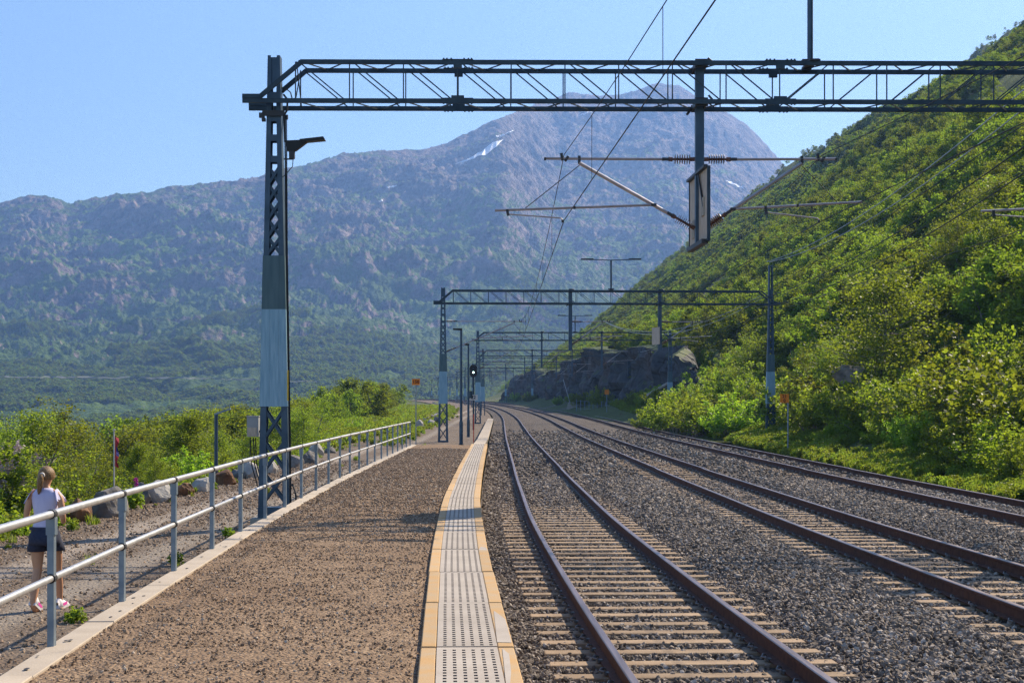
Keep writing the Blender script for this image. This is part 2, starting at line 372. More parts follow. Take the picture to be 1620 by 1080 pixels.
def wob(pts, k, s):
    xs_, ys_, ws_ = zip(*pts); X = np.linspace(xs_[0], xs_[-1], k); r = random.Random(s)
    return [(x, float(np.interp(x, xs_, ys_)) + r.uniform(-1, 1), max(.6, float(np.interp(x, xs_, ws_)) * r.uniform(.6, 1.3))) for x in X]
for i, p in enumerate([[(721, 262, 1), (745, 253, 4), (766, 243, 8), (780, 233, 10), (793, 226, 5), (797, 224, 1)],
          [(785, 218, 1), (794, 217, 4), (804, 213, 1)], [(803, 212, 1), (812, 209, 2)], [(612, 300, 2), (624, 297, 3), (628, 297, 1)],
          [(600, 322, 2), (606, 319, 3)], [(916, 186, 1), (930, 180, 3), (940, 177, 1)], [(1146, 288, 1), (1158, 292, 3), (1176, 300, 2)], [(728, 263, 1), (734, 260, 2)]]):
    draped('snow_patch', wob(p, 14, i), 0, M['snow'], 4, kind='structure')
M['scar'] = mat('cut_verge', (.06, .07, .045), .9, 0, (.13, .13, .09), .02)
draped('mountain_road', wob([(-60, 604, 2), (100, 604, 2.2), (300, 606, 2.0), (420, 609, 1.8), (520, 612, 1.4)], 70, 5), 0, M['scar'], 7, kind='structure')

# ---- ballast bed, path, platform ------------------------------------------------
T2, T3 = 4.55, 9.22
def ballast_h(u, Y):
    "surface height below rail top, across the three tracks"
    h = np.full_like(u, -.225)
    for c in (0, T2, T3):
        a = np.abs(u - c)
        h = np.maximum(h, -.218 + 0 * u)
    bw = sstep(1.25, 1.6, u) * (1 - sstep(T2 - 1.65, T2 - 1.3, u)) + sstep(T2 + 1.25, T2 + 1.6, u) * (1 - sstep(T3 - 1.65, T3 - 1.3, u))
    h = h + .06 * bw
    h = h + .05 * (np.abs(u - T3) < .66)                       # third track: ballast up over the sleepers
    fill = sstep(34, 50, Y); h = h + .035 * fill * (np.abs(u) < 1.5) + .03 * sstep(50, 66, Y) * (np.abs(u - T2) < 1.5)
    h = np.where(u < -1.35, np.minimum(h, -.22) + .04 * 0, h)
    h = np.where(u > T3 + 1.25, h - .42 * sstep(T3 + 1.25, T3 + 2.9, u), h)
    return h
def m_ballast(n, L, b):
    tcn = N(n, 'TexCoord'); s = tcn.outputs['Object']
    v = N(n, 'TexVoronoi'); v.inputs['Scale'].default_value = 17; L(s, v.inputs[0])
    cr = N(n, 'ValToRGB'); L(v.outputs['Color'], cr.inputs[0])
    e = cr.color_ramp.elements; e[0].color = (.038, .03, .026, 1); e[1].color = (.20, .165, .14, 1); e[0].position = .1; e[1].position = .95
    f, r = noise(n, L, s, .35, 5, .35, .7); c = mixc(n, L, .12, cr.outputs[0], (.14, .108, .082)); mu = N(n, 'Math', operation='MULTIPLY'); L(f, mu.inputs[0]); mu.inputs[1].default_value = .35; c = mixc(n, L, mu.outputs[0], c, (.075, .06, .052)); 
    L(c, b.inputs['Base Color'])
    bp = N(n, 'Bump'); bp.inputs['Distance'].default_value = .05; bp.invert = True; L(v.outputs['Distance'], bp.inputs['Height']); L(bp.outputs[0], b.inputs['Normal'])
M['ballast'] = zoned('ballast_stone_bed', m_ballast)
us = np.unique(np.concatenate([np.linspace(-1.72, 13.5, 90)]))
Yb = np.concatenate([np.arange(-12, 70, .5), np.arange(70, 650, 3)])
UB, YB = np.meshgrid(us, Yb); XB = UB + tc(YB); ZB = ballast_h(UB, YB) + gz(YB) + (fbm(XB * 2.2, YB * 2.2, 9, 3) - .5) * .05
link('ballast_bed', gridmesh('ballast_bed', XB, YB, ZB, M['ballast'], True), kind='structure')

def m_path(n, L, b):
    tcn = N(n, 'TexCoord'); s = tcn.outputs['Object']; sx = N(n, 'SeparateXYZ'); L(s, sx.inputs[0])
    v = N(n, 'TexVoronoi'); v.inputs['Scale'].default_value = 24; L(s, v.inputs[0])
    f1, r1 = noise(n, L, s, .6, 6, .35, .68); f2, r2 = noise(n, L, s, 9, 6, .3, .75)
    c = mixc(n, L, f1, (.19, .14, .10), (.29, .235, .185)); c = mixc(n, L, f2, c, (.12, .085, .062))
    cr = N(n, 'ValToRGB'); L(v.outputs['Color'], cr.inputs[0]); e = cr.color_ramp.elements; e[0].color = (.55, .55, .55, 1); e[1].color = (1.25, 1.25, 1.25, 1)
    mu = N(n, 'Mix', data_type='RGBA', blend_type='MULTIPLY'); mu.inputs[0].default_value = .6; L(c, mu.inputs[6]); L(cr.outputs[0], mu.inputs[7])
    # two worn wheel ruts, smoother and paler
    for x0 in (-7.0, -5.5):
        a = N(n, 'Math', operation='ADD'); L(sx.outputs[0], a.inputs[0]); a.inputs[1].default_value = -x0
        ab = N(n, 'Math', operation='ABSOLUTE'); L(a.outputs[0], ab.inputs[0])
        mr = N(n, 'MapRange'); mr.inputs[1].default_value = .45; mr.inputs[2].default_value = .12; mr.inputs[4].default_value = .75; L(ab.outputs[0], mr.inputs[0])
        if x0 == -7.0: prev = mixc(n, L, mr.outputs[0], mu.outputs[2], (.36, .30, .245))
        else: prev = mixc(n, L, mr.outputs[0], prev, (.29, .245, .20))
    L(prev, b.inputs['Base Color'])
    bp = N(n, 'Bump'); bp.inputs['Distance'].default_value = .03; L(f2, bp.inputs['Height']); bp2 = N(n, 'Bump'); bp2.invert = True; bp2.inputs['Distance'].default_value = .02; L(v.outputs['Distance'], bp2.inputs['Height']); L(bp.outputs[0], bp2.inputs['Normal']); L(bp2.outputs[0], b.inputs['Normal'])
M['path'] = zoned('gravel_path', m_path)
_pD = np.array([5, 9.51, 10.94, 13.4, 15.8, 18.1, 22.6, 26.6, 30.2, 42.7, 66]); 
def curbX(Y): return np.interp(Y, [-12, 5, 11, 13.4, 15.8, 18.2, 20.6, 22.7, 27.8, 32.5, 37.1, 63, 66], [-2.2, -3.05, -3.35, -3.46, -3.54, -3.62, -3.71, -3.76, -3.89, -3.97, -4.03, -4.17, -4.19])
PEND = 63.2
def path_z(X, Y): return -.235 + .0 * sstep(20, 30, Y) + gz(Y) + (fbm(X * .9, Y * .5, 14, 3) - .5) * .05
def pathR(Y): return np.where(Y < PEND, curbX(Y) - .02, tc(Y) - 1.9)
Yp = np.concatenate([np.arange(-12, 63.2, 1.2), [63.19, 63.21], np.arange(64, 560, 3)])
tt_ = np.linspace(0, 1, 26); TTp, YYp = np.meshgrid(tt_, Yp)
XL = -9.6 + np.where(YYp > 142, tc(YYp) - tc(142.), 0) ; XR = pathR(YYp); XPp = XL + (XR - XL) * TTp
link('gravel_path', gridmesh('gravel_path', XPp, YYp, path_z(XPp, YYp), M['path'], True), kind='structure')

def m_plat(n, L, b):
    tcn = N(n, 'TexCoord'); s = tcn.outputs['Object']
    v = N(n, 'TexVoronoi'); v.inputs['Scale'].default_value = 34; L(s, v.inputs[0])
    f1, r1 = noise(n, L, s, .32, 8, .40, .62); f2, r2 = noise(n, L, s, 14, 6, .35, .7)
    c = mixc(n, L, f1, (.275, .185, .115), (.375, .265, .172)); c = mixc(n, L, f2, c, (.18, .115, .074))
    cr = N(n, 'ValToRGB'); L(v.outputs['Color'], cr.inputs[0]); e = cr.color_ramp.elements; e[0].color = (.55, .55, .55, 1); e[1].color = (1.3, 1.3, 1.3, 1)
    mu = N(n, 'Mix', data_type='RGBA', blend_type='MULTIPLY'); mu.inputs[0].default_value = .8; L(c, mu.inputs[6]); L(cr.outputs[0], mu.inputs[7]); L(mu.outputs[2], b.inputs['Base Color'])
    bp = N(n, 'Bump'); bp.inputs['Distance'].default_value = .02; bp.invert = True; L(v.outputs['Distance'], bp.inputs['Height'])
    bp2 = N(n, 'Bump'); bp2.inputs['Distance'].default_value = .05; L(r1, bp2.inputs['Height']); L(bp.outputs[0], bp2.inputs['Normal']); L(bp2.outputs[0], b.inputs['Normal'])
M['plat'] = zoned('platform_gravel', m_plat)
def edgeX(Y): return tc(Y) - 1.70
def plat_z(X, Y):
    t = (X - curbX(Y)) / (edgeX(Y) - .67 - curbX(Y)); t = np.clip(t, 0, 1)
    return .335 + .02 * np.sin(math.pi * t) - .03 * (sstep(.97, 1, t) + sstep(.04, 0, t)) + (fbm(X * 2, Y * 2, 44, 3) - .5) * .03
Yq = np.concatenate([np.arange(-12, PEND - .6, .6), [PEND - .3, PEND, PEND + .5, PEND + 1.6]])
TTq, YYq = np.meshgrid(np.linspace(0, 1, 20), Yq)
XQ = curbX(YYq) + .17 + (edgeX(YYq) - .66 - curbX(YYq) - .17) * TTq
ZQ = plat_z(XQ, YYq); ZQ = np.where(YYq > PEND + .1, ZQ - .62 * sstep(PEND, PEND + 1.6, YYq), ZQ)
link('platform', gridmesh('platform', XQ, YYq, ZQ, M['plat'], True), kind='structure')

# platform edge: slabs 2.4 m long, each = tactile slab between two painted edge bands
edge = thing('platform_edge', 'platform edge strip of tactile concrete slabs with worn yellow bands along the nearest track', 'platform edge')
def slot_slab(LL):
    "pale slab 0.435 wide with six rows of short slots sunk 12 mm, local x 0..w, y 0..LL"
    w = .435; b = MB(); xs_ = [0, .030]; 
    for k in range(6): xs_ += [.045 + k * .067, .045 + k * .067 + .024]
    xs_ = sorted(set(xs_[:1] + xs_[2:])) + [w]; nrow = int(LL / .1); ys_ = [0]
    for k in range(nrow): ys_ += [.03 + k * .1, .03 + k * .1 + .052]
    ys_ = ys_ + [LL]
    for i in range(len(xs_) - 1):
        sx_ = (i % 2 == 1) and i < 12
        for j in range(len(ys_) - 1):
            sy_ = (j % 2 == 1) and j < 2 * nrow
            x0, x1, y0, y1 = xs_[i], xs_[i+1], ys_[j], ys_[j+1]
            if sx_ and sy_:
                d = -.020
                b.quad((x0,y0,d),(x1,y0,d),(x1,y1,d),(x0,y1,d), 1)
                b.quad((x0,y0,0),(x1,y0,0),(x1,y0,d),(x0,y0,d), 1); b.quad((x1,y1,0),(x0,y1,0),(x0,y1,d),(x1,y1,d), 1)
                b.quad((x0,y1,0),(x0,y0,0),(x0,y0,d),(x0,y1,d), 1); b.quad((x1,y0,0),(x1,y1,0),(x1,y1,d),(x1,y0,d), 1)
            elif not sx_ or j == 0 or j == len(ys_) - 2 or not sy_:
                b.quad((x0,y0,0),(x1,y0,0),(x1,y1,0),(x0,y1,0))
    for (p, q) in (((0,0),(w,0)), ((w,0),(w,LL)), ((w,LL),(0,LL)), ((0,LL),(0,0))):
        b.quad((*p,-.10),(*q,-.10),(*q,0),(*p,0))
    return b.mesh('tactile_slab', [M['tile'], M['slot']])
M['slot'] = mat('slot_painted_shade', (.19, .165, .15), .95)  # shade inside the sunk slots, painted as a darker slab colour
LL = 2.385
slabm = slot_slab(LL)
def band(w, h, name, mt):
    b = MB(); c = .008
    b.hexa([(0,0,-h),(w,0,-h),(w,LL,-h),(0,LL,-h)], [(0,0,-c),(w,0,-c),(w,LL,-c),(0,LL,-c)])
    b.hexa([(0,0,-c),(w,0,-c),(w,LL,-c),(0,LL,-c)], [(c,c,0),(w-c,c,0),(w-c,LL-c,0),(c,LL-c,0)]); return b.mesh(name, mt)
bandL = band(.112, .16, 'edge_band', M['tile_y']); bandR = band(.118, .16, 'edge_band', M['tile_y']); bandP = band(.118, .16, 'edge_band', M['tile'])
Y0s = 10.94 - 2.43 * 4; k = 0
jt = [Y0s + 2.43 * i for i in range(27)]
foot = MB()
for i, y0 in enumerate(jt[:-1]):
    y1 = jt[i+1]; 
    if y0 > 65: break
    xa, xb = float(edgeX(y0)), float(edgeX(y1)); ang = -math.atan2(xb - xa, y1 - y0)
    off = random.uniform(-.004, .004)
    for nm, me, dx, dz in (('tactile_slab', slabm, -.555, 0), ('edge_band', bandL, -.672, .001), ('edge_band', bandR, -.118, .002)):
        o = link(nm, me, edge); z = .36 + dz + random.uniform(-.003, .003)
        o.location = (xa + dx * math.cos(ang) + off, y0 + dx * math.sin(ang) * -1 * 0, z); o.rotation_euler[2] = ang
foot2 = MB()
for i in range(60):
    ya, yb = -10 + i * 1.25, -10 + (i + 1) * 1.25
    a, c = float(edgeX(ya)), float(edgeX(yb))
    foot2.hexa([(a-.62,ya,-.3),(a-.10,ya,-.3),(c-.10,yb,-.3),(c-.62,yb,-.3)], [(a-.62,ya,.19),(a-.10,ya,.19),(c-.10,yb,.19),(c-.62,yb,.19)])
foot2.build('footing', M['concrete'], edge)
# patches where the yellow paint has come off the slabs
def patch(y, side, poly, nm='bare_patch'):
    b = MB(); xa = float(edgeX(y)); n = len(poly)
    b.v = [(xa + px_, y + py_, .3645) for px_, py_ in poly]; b.f = [tuple(range(n))]; b.m = [0]
    b.build(nm, M['tile'], edge)
patch(11.1, 1, [(-.115, .02), (-.008, .0), (-.06, 1.2), (-.118, 1.5), (-.16, 1.7)])
patch(9.4, 1, [(-.116, .0), (-.095, -.1), (-.085, .5), (-.10, 1.2), (-.15, 1.45)])
patch(18.0, 1, [(-.118, .05), (-.01, .02), (-.03, .35), (-.10, .5)])
# plain concrete edge beyond the slabs
far = thing('platform_edge', 'plain pale concrete edging beyond the tactile slabs, curving off beside the near track', 'platform edge')
bpl = band(.55, .2, 'edge_slab', M['curb'])
for i in range(34):
    y0 = 66.6 + 2.43 * i; xa, xb = float(tc(y0)) - 1.80, float(tc(y0 + 2.4)) - 1.80
    o = link('edge_slab', bpl, far); o.location = (xa - .62 + .10 * sstep(0, 6, i), y0, .12 + float(gz(y0))); o.rotation_euler[2] = -math.atan2(xb - xa, 2.4)

# kerb of flat stones under the railing
kerb = thing('kerb', 'pale concrete kerb stones along the left side of the gravel platform under the railing', 'kerb')
kb = MB(); kb.hexa([(-.11,0,-.62),(.11,0,-.62),(.11,2.41,-.62),(-.11,2.41,-.62)], [(-.11,0,-.006),(.11,0,-.006),(.11,2.41,-.006),(-.11,2.41,-.006)])
kb.hexa([(-.11,0,-.006),(.11,0,-.006),(.11,2.41,-.006),(-.11,2.41,-.006)], [(-.104,.006,0),(.104,.006,0),(.104,2.404,0),(-.104,2.404,0)])
kbm = kb.mesh('kerb_stone', M['curb'])
for i in range(28):
    y0 = 12.2 + 2.42 * (i - 6); y1 = y0 + 2.42
    if y0 > 62: break
    xa, xb = float(curbX(y0)), float(curbX(y1)); o = link('kerb_stone', kbm, kerb)
    o.location = (xa + .09 + random.uniform(-.006, .006), y0, .36 + random.uniform(-.004, .004)); o.rotation_euler[2] = -math.atan2(xb - xa, y1 - y0)
mk = MB()
for k in range(46):                     # dimples and chips in the kerb tops
    y = random.uniform(9, 45) if k > 22 else 10 + k * 1.21; x = float(curbX(y)) + .09 + random.uniform(-.05, .06); r = random.uniform(.008, .022)
    n = len(mk.v); mk.v += [(x + r * math.cos(a) * random.uniform(.6, 1.1), y + 1.9 * r * math.sin(a), .3665) for a in np.linspace(0, 2 * math.pi, 7)[:-1]]; mk.f.append(tuple(range(n, n + 6))); mk.m.append(0)
mk.build('drill_hole', M['dark_gap'], kerb, kind='stuff')

# rails, sleepers, clips -------------------------------------------------------
RP = [(-.075, -.172), (.075, -.172), (.075, -.160), (.012, -.140), (.010, -.05), (.036, -.036), (.036, -.008), (.028, 0), (-.028, 0), (-.036, -.008), (-.036, -.036), (-.010, -.05), (-.012, -.140), (-.075, -.160)]
def rail_mesh(off):
    ys = np.concatenate([np.arange(-12, 60, .75), np.arange(60, 640, 3)]); x = tc(ys) + off; z = gz(ys)
    V = []; n = len(RP)
    for xx_, yy_, zz_ in zip(x, ys, z): V += [(xx_ + a, yy_, zz_ + c) for a, c in RP]
    Fq = []
    mi = []
    for i in range(len(ys) - 1):
        for k in range(n):
            k2 = (k + 1) % n; Fq.append((i*n+k, i*n+k2, (i+1)*n+k2, (i+1)*n+k)); mi.append(1 if k in (6, 7, 8) else 0)
    me = npmesh('rail', V, Fq, [M['rail_side'], M['rail_top']], False); me.polygons.foreach_set('material_index', mi); return me
slp = MB()
slp.hexa([(-1.3,-.13,-.2),(1.3,-.13,-.2),(1.3,.13,-.2),(-1.3,.13,-.2)], [(-1.28,-.105,-.006),(1.28,-.105,-.006),(1.28,.105,-.006),(-1.28,.105,-.006)])
slp.hexa([(-1.28,-.105,-.006),(1.28,-.105,-.006),(1.28,.105,-.006),(-1.28,.105,-.006)], [(-1.27,-.095,0),(1.27,-.095,0),(1.27,.095,0),(-1.27,.095,0)])
slpm = slp.mesh('sleeper', M['sleeper'])
cl = MB(); cl.tube([(0,-.05,.0),(0,-.05,.035),(.03,-.02,.045),(.05,.02,.03),(.02,.05,.03),(0,.05,0)], .009, 5); cl.box(-.03,.02,-.035,.035,0,.018)
clm = cl.mesh('rail_clip', M['clip'])
tn = [('nearest railway track with pale sleepers bedded in dark ballast beside the platform edge', 0, 8, 46), ('middle railway track with rusty rails and half-buried sleepers', T2, 11, 64), ('farthest railway track running along the green verge, its sleepers mostly buried', T3, 20, 66)]
for lab, off, ya, yb in tn:
    t = thing('railway_track', lab, 'railway track')
    for s in (-.7525, .7525): link('rail', rail_mesh(off + s), t)
    y = ya; cj = MB()
    while y < yb:
        a = -math.atan2(float(tc(y + 1) - tc(y - 1)), 2)
        sink = random.uniform(0, .012) + .04 * sstep(28, 42, y) if off == 0 else .004 + random.uniform(0, .016)
        o = link('sleeper', slpm, t, loc=(float(tc(y)) + off, y + random.uniform(-.012, .012), -.176 + float(gz(y)) - float(sink))); o.rotation_euler[2] = a + random.uniform(-.006, .006)
        if y < 30:
            for rx_ in (-.7525, .7525):
                for sg in (-1, 1):
                    c_ = link('rail_clip', clm, o, loc=(rx_ + sg * .085, 0, .012)); c_.rotation_euler[2] = 0 if sg > 0 else math.pi; c_.scale = (1.1, 1.1, 1.15)
        else:
            for rx_ in (-.7525, .7525):
                for sg in (-1, 1): x = float(tc(y)) + off + rx_ + sg * .09; z = -.17 + float(gz(y)); cj.box(x - .03, x + .03, y - .05, y + .05, z, z + .045)
        y += .605
    cj.build('rail_clips', M['clip'], t, kind='stuff')
# ================================================================ GANTRIES
def leg_mb(b, x0, x1, z0, z1, wd, sgn, dp=.28):
    "tapered channel: web outside, flange front and back. x0/x1 = outer x at bottom/top"
    t = .014; s = sgn
    def hx(xa0, xb0, xa1, xb1, ya, yb):
        lo = [(min(xa0,xb0),ya,z0),(max(xa0,xb0),ya,z0),(max(xa0,xb0),yb,z0),(min(xa0,xb0),yb,z0)]
        hi = [(min(xa1,xb1),ya,z1),(max(xa1,xb1),ya,z1),(max(xa1,xb1),yb,z1),(min(xa1,xb1),yb,z1)]
        b.hexa(lo, hi)
    hx(x0, x0 - s*t, x1, x1 - s*t, -dp/2, dp/2)
    hx(x0 - s*(t+.001), x0 - s*wd, x1 - s*(t+.001), x1 - s*wd*.66, -dp/2, -dp/2 + t); hx(x0 - s*(t+.001), x0 - s*wd, x1 - s*(t+.001), x1 - s*wd*.66, dp/2 - t, dp/2)
def mast(root, cx, zb, zclamp, ztop, level, lean=0, plate=(2.04, 3.87, 4.88), foot=True, hb=.30, ht=.135, anchor=0):
    m = bpy.data.objects.new('mast', None); COL.objects.link(m); m.parent = root; m.location = (cx, 0, 0)
    def hw(z): return hb + (ht - hb) * min(1, max(0, (z - zb) / (zclamp - zb)))
    for s in (-1, 1):
        b = MB(); leg_mb(b, s * hw(zb), s * hw(zclamp), zb, zclamp, .13, s)
        leg_mb(b, s * hw(zclamp), s * (ht - .02), zclamp + .001, ztop, .09, s)
        b.build('leg', M['steel'], m)
    if level < 3:
        zz = [zb + .22, zb + .74, zb + 1.22, zb + 1.70, plate[0] - .02]
        zz = list(np.linspace(zb + .25, plate[0] - .03, 4)); up = list(np.linspace(plate[2] + .02, zclamp - 1.0, 6))
        for seq in (zz, up):
            for z0, z1 in zip(seq[:-1], seq[1:]):
                for y in ((-.125, .125) if level < 2 else (-.125,)):
                    w = .05
                    barobj('lacing_bar', (-hw(z0) + .06, y, z0), (hw(z1) - .06, y - .012, z1), w, .012, M['steel'], m).rotation_quaternion @= Matrix.Rotation(math.pi/2, 3, 'X').to_quaternion()
                    barobj('lacing_bar', (hw(z0) - .06, y + .014, z0), (-hw(z1) + .06, y + .014, z1), w, .012, M['steel'], m).rotation_quaternion @= Matrix.Rotation(math.pi/2, 3, 'X').to_quaternion()
    b = MB(); b.hexa([(-hw(zb),-.16,zb),(hw(zb),-.16,zb),(hw(zb),.16,zb),(-hw(zb),.16,zb)], [(-hw(zb),-.16,zb+.2),(hw(zb),-.16,zb+.2),(hw(zb),.16,zb+.2),(-hw(zb),.16,zb+.2)])
    b.build('base_plate', M['steel'], m)
    for z in (zclamp - .85, zclamp - .45, zclamp - .08, zclamp + .35) if level < 3 else (zclamp - .5,):
        w = hw(z); 
        for (ya_, yb_) in ((-.135, -.12), (.12, .135)): b = MB(); b.box(-w + .03, w - .03, ya_, yb_, z - .06, z + .06); b.build('batten_plate', M['steel'], m)
    b = MB(); b.box(-ht + .03, ht - .03, -.11, .11, 8.12, 8.62); b.build('head_plate', M['steel'], m)
    for (z0, z1, mt_) in ((plate[0], plate[1], M['plate']), (plate[1] + .002, plate[2], M['plate_dark'])):
        a, c = hw(z0) + .012, hw(z1) + .012; y = .155
        b = MB(); b.hexa([(-a,-y,z0),(a,-y,z0),(a,y,z0),(-a,y,z0)], [(-c,-y,z1),(c,-y,z1),(c,y,z1),(-c,y,z1)])
        if level < 2:
            for q in (-.36, .36) if mt_ is M['plate'] else (.5,): b.hexa([(a*q-.006,-y-.006,z0),(a*q+.006,-y-.006,z0),(a*q+.006,-y,z0),(a*q-.006,-y,z0)], [(c*q-.006,-y-.006,z1),(c*q+.006,-y-.006,z1),(c*q+.006,-y,z1),(c*q-.006,-y,z1)])
        b.build('cladding_plate', mt_, m)
    b = MB(); b.box(-hb - .12, hb + .12, -.3, .3, zb - .6, zb); 
    if anchor: b.box(-hb - .12 - .62, -hb - .125, -.2, .4, zb - .6, zb - .03)
    b.build('foundation', M['concrete'], m)
    return m
def insulator(parent, a, b_, r=.095, n=8, lev=1):
    a = Vector(a); b_ = Vector(b_); L = (b_ - a).length; pts = []; rs = []
    for k in range(n):
        t0 = .18 + .64 * k / n; e = .64 / n
        for (dt, rr) in ((0, .024), (e * .10, r), (e * .30, r * .9), (e * .40, .024)): pts.append(a.lerp(b_, t0 + dt)); rs.append(rr)
    pts = [a, a.lerp(b_, .16), a.lerp(b_, .161)] + pts + [b_.lerp(a, .161), b_.lerp(a, .16), b_]; rs = [.04, .04, .022] + rs + [.022, .04, .045]
    m = MB(); m.tube(pts, rs, 10 if lev < 2 else 6); m.build('insulator', M['insul'], parent, smooth=False)
def cantilever(root, xp, xw, pull, lev=1, y=0, zt=6.73, zc=5.56, zb=5.42, gap=.09):
    "xp: post centre, xw: contact wire; the arm reaches from post over the wire"
    s = 1 if xw > xp else -1; c = bpy.data.objects.new('cantilever', None); COL.objects.link(c); c.parent = root; c.location = (xp, y, 0)
    w = abs(xw - xp); X = lambda d: s * d; n = 8 if lev < 2 else 5; st = s * gap
    T = lambda nm, pts, r, mt_=M['alu']: (lambda b: (b.tube(pts, r, n), b.build(nm, mt_, c)))(MB())
    iL = .5
    insulator(c, (st, 0, zt), (X(gap + iL), 0, zt), n=7, lev=lev)
    T('top_tube', [(X(gap + iL + .05), 0, zt), (X(w + .33), 0, zt + .01)], .026)
    dx, dz = X(w - .32), zt - .075
    d0 = Vector((st, 0, zb)); d1 = Vector((dx, 0, dz)); dd = (d1 - d0).normalized()
    insulator(c, d0, d0 + dd * iL, n=8, lev=lev)
    T('diagonal_tube', [d0 + dd * (iL + .02), d1], .034)
    J = lambda nm, p, q, w_=.05: (lambda b: (b.bar(p, q, w_, .05), b.build(nm, M['fitting'], c)))(MB())
    if lev < 3:
        J('clamp', d0 + dd * (iL - .04), d0 + dd * (iL + .10), .085); J('clamp', (X(gap + iL - .02), 0, zt), (X(gap + iL + .12), 0, zt), .085)
        J('clamp', (dx, 0, dz - .02), (dx, 0, zt + .06), .05); J('clamp', (X(w) , 0, zt - .03), (X(w) - .02, 0, zt + .11), .05); J('clamp', (X(w) + .05 , 0, zt - .04), (X(w) + .11, 0, zt + .05), .05)
        J('clamp', (X(w + .31), 0, zt), (X(w + .35), 0, zt), .065)
    f = (zc + .30 - zb) / (dz - zb) if pull else (zc + .22 - zb) / (dz - zb)
    j = d0 + (d1 - d0) * f
    if pull: e = Vector((X(w + 1.28), 0, zc + .19))
    else: e = Vector((X(w + .82), 0, zc + .36))
    T('registration_tube', [j + Vector((0, -.03, 0)), e + Vector((0, -.03, 0))], .024)
    if lev < 3:
        J('clamp', j + Vector((-.05*s, -.03, 0)), j + Vector((.05*s, -.03, 0)), .07)
        mid = (j + e) / 2; J('clamp', mid + Vector((-.02, -.03, 0)), mid + Vector((.02, -.03, 0)), .07)
    if pull: a = Vector((X(w + 1.03), -.03, zc + .12)); h = Vector((X(w + 1.05), -.03, zc + .21))
    else: a = Vector((X(w - 1.0), -.03, zc + .16)); h = Vector((X(w - 1.02), -.03, zc + .28))
    T('steady_arm', [a, a.lerp(Vector((X(w), -.03, zc + .02)), .97) + Vector((0,0,.025)), (X(w), -.03, zc + .012)], .014)
    J('drop_bracket', a + Vector((0,0,-.03)), h, .05)
    if lev < 3: T('stay_wire', [(dx, -.03, dz - .05), e.lerp(j, .18)], .008, M['wire']); J('wire_clip', (X(w), -.05, zc - .01), (X(w), .02, zc - .01), .035)
    return c
def beam(root, x0, x1, zb, zt, lev, pitch=1.007, flip=None, dpt=.375, taperL=True, taperR=True, first=None):
    bm = bpy.data.objects.new('truss_beam', None); COL.objects.link(bm); bm.parent = root
    jn = MB()
    def br(nm, a, b, w, h):
        if lev < 2: barobj(nm, a, b, w, h, M['steel_dark'], bm)
        else: jn.bar(a, b, w, h)
    xa = x0 + 1.08 if taperL else x0; xb = x1 - 1.08 if taperR else x1
    for y in (-dpt, dpt):
        b = MB(); b.bar((x0 if taperL else x0, y, zb), (x1, y, zb), .05, .085); b.build('bottom_chord', M['steel_dark'], bm)
        b = MB(); b.bar((xa, y, zt), (xb, y, zt), .05, .085)
        if taperL: b.bar((xa + .02, y, zt), (x0 + .31, y, zb + .06), .05, .085); b.box(x0, x0 + .34, y - .04, y + .04, zb + .044, zb + .12)
        if taperR: b.bar((xb - .02, y, zt), (x1 - .31, y, zb + .06), .05, .085); b.box(x1 - .34, x1, y - .04, y + .04, zb + .044, zb + .12)
        b.build('top_chord', M['steel_dark'], bm)
    x = first if first is not None else xa + .04; k = 0; xs_ = []
    while x < xb + .02: xs_.append(x); x += pitch
    for i, x in enumerate(xs_):
        for y in (-dpt, dpt):
            br('vertical', (x, y, zb), (x, y, zt), .022, .022)
            if i < len(xs_) - 1:
                lr = flip is None or x < flip - .3
                if lr: br('diagonal', (x + .10, y + .02, zt - .03), (xs_[i+1] - .10, y + .02, zb + .03), .022, .022)
                else: br('diagonal', (x + .10, y + .02, zb + .03), (xs_[i+1] - .10, y + .02, zt - .03), .03, .022)
        if i < len(xs_) - 1:
            for z in (zb - .02, zt + .02):
                xm = x + pitch / 2
                br('cross_brace', (x + .06, -dpt, z), (xm, dpt, z), .02, .02); br('cross_brace', (xm + .02, dpt, z), (x + pitch - .02, -dpt, z), .02, .02)
    if lev < 2:
        br('cross_brace', (xs_[0], -dpt, zb), (xs_[0], dpt, zt), .018, .018); br('cross_brace', (xs_[0] + .02, dpt, zb), (xs_[0] + .02, -dpt, zt), .018, .018)
    if lev >= 2: jn.build('bracing', M['steel_dark'], bm, kind='stuff')
    return bm, xs_
def splice(bm, x):
    for y in (-.375, .375):
        if True:
            for zc_, sg in ((ZB, 1), (ZT, -1)):
                b = MB()
                b.box(x - .29, x + .29, y - .035, y - .027, zc_ - .055, zc_ + .055); b.box(x - .12, x + .12, y - .034, y + .03, zc_ + sg * .03, zc_ + sg * .10) if sg > 0 else b.box(x - .08, x + .08, y - .034, y + .03, zc_ - .11, zc_ - .03)
                for q in (-.26, -.2, -.12, .12, .2, .26): b.box(x + q - .014, x + q + .014, y - .06, y - .03, zc_ - sg * .055 - .014, zc_ - sg * .055 + .014)
                b.build('splice_plate', M['steel_dark'], bm)
ZB, ZT = 7.75, 8.475
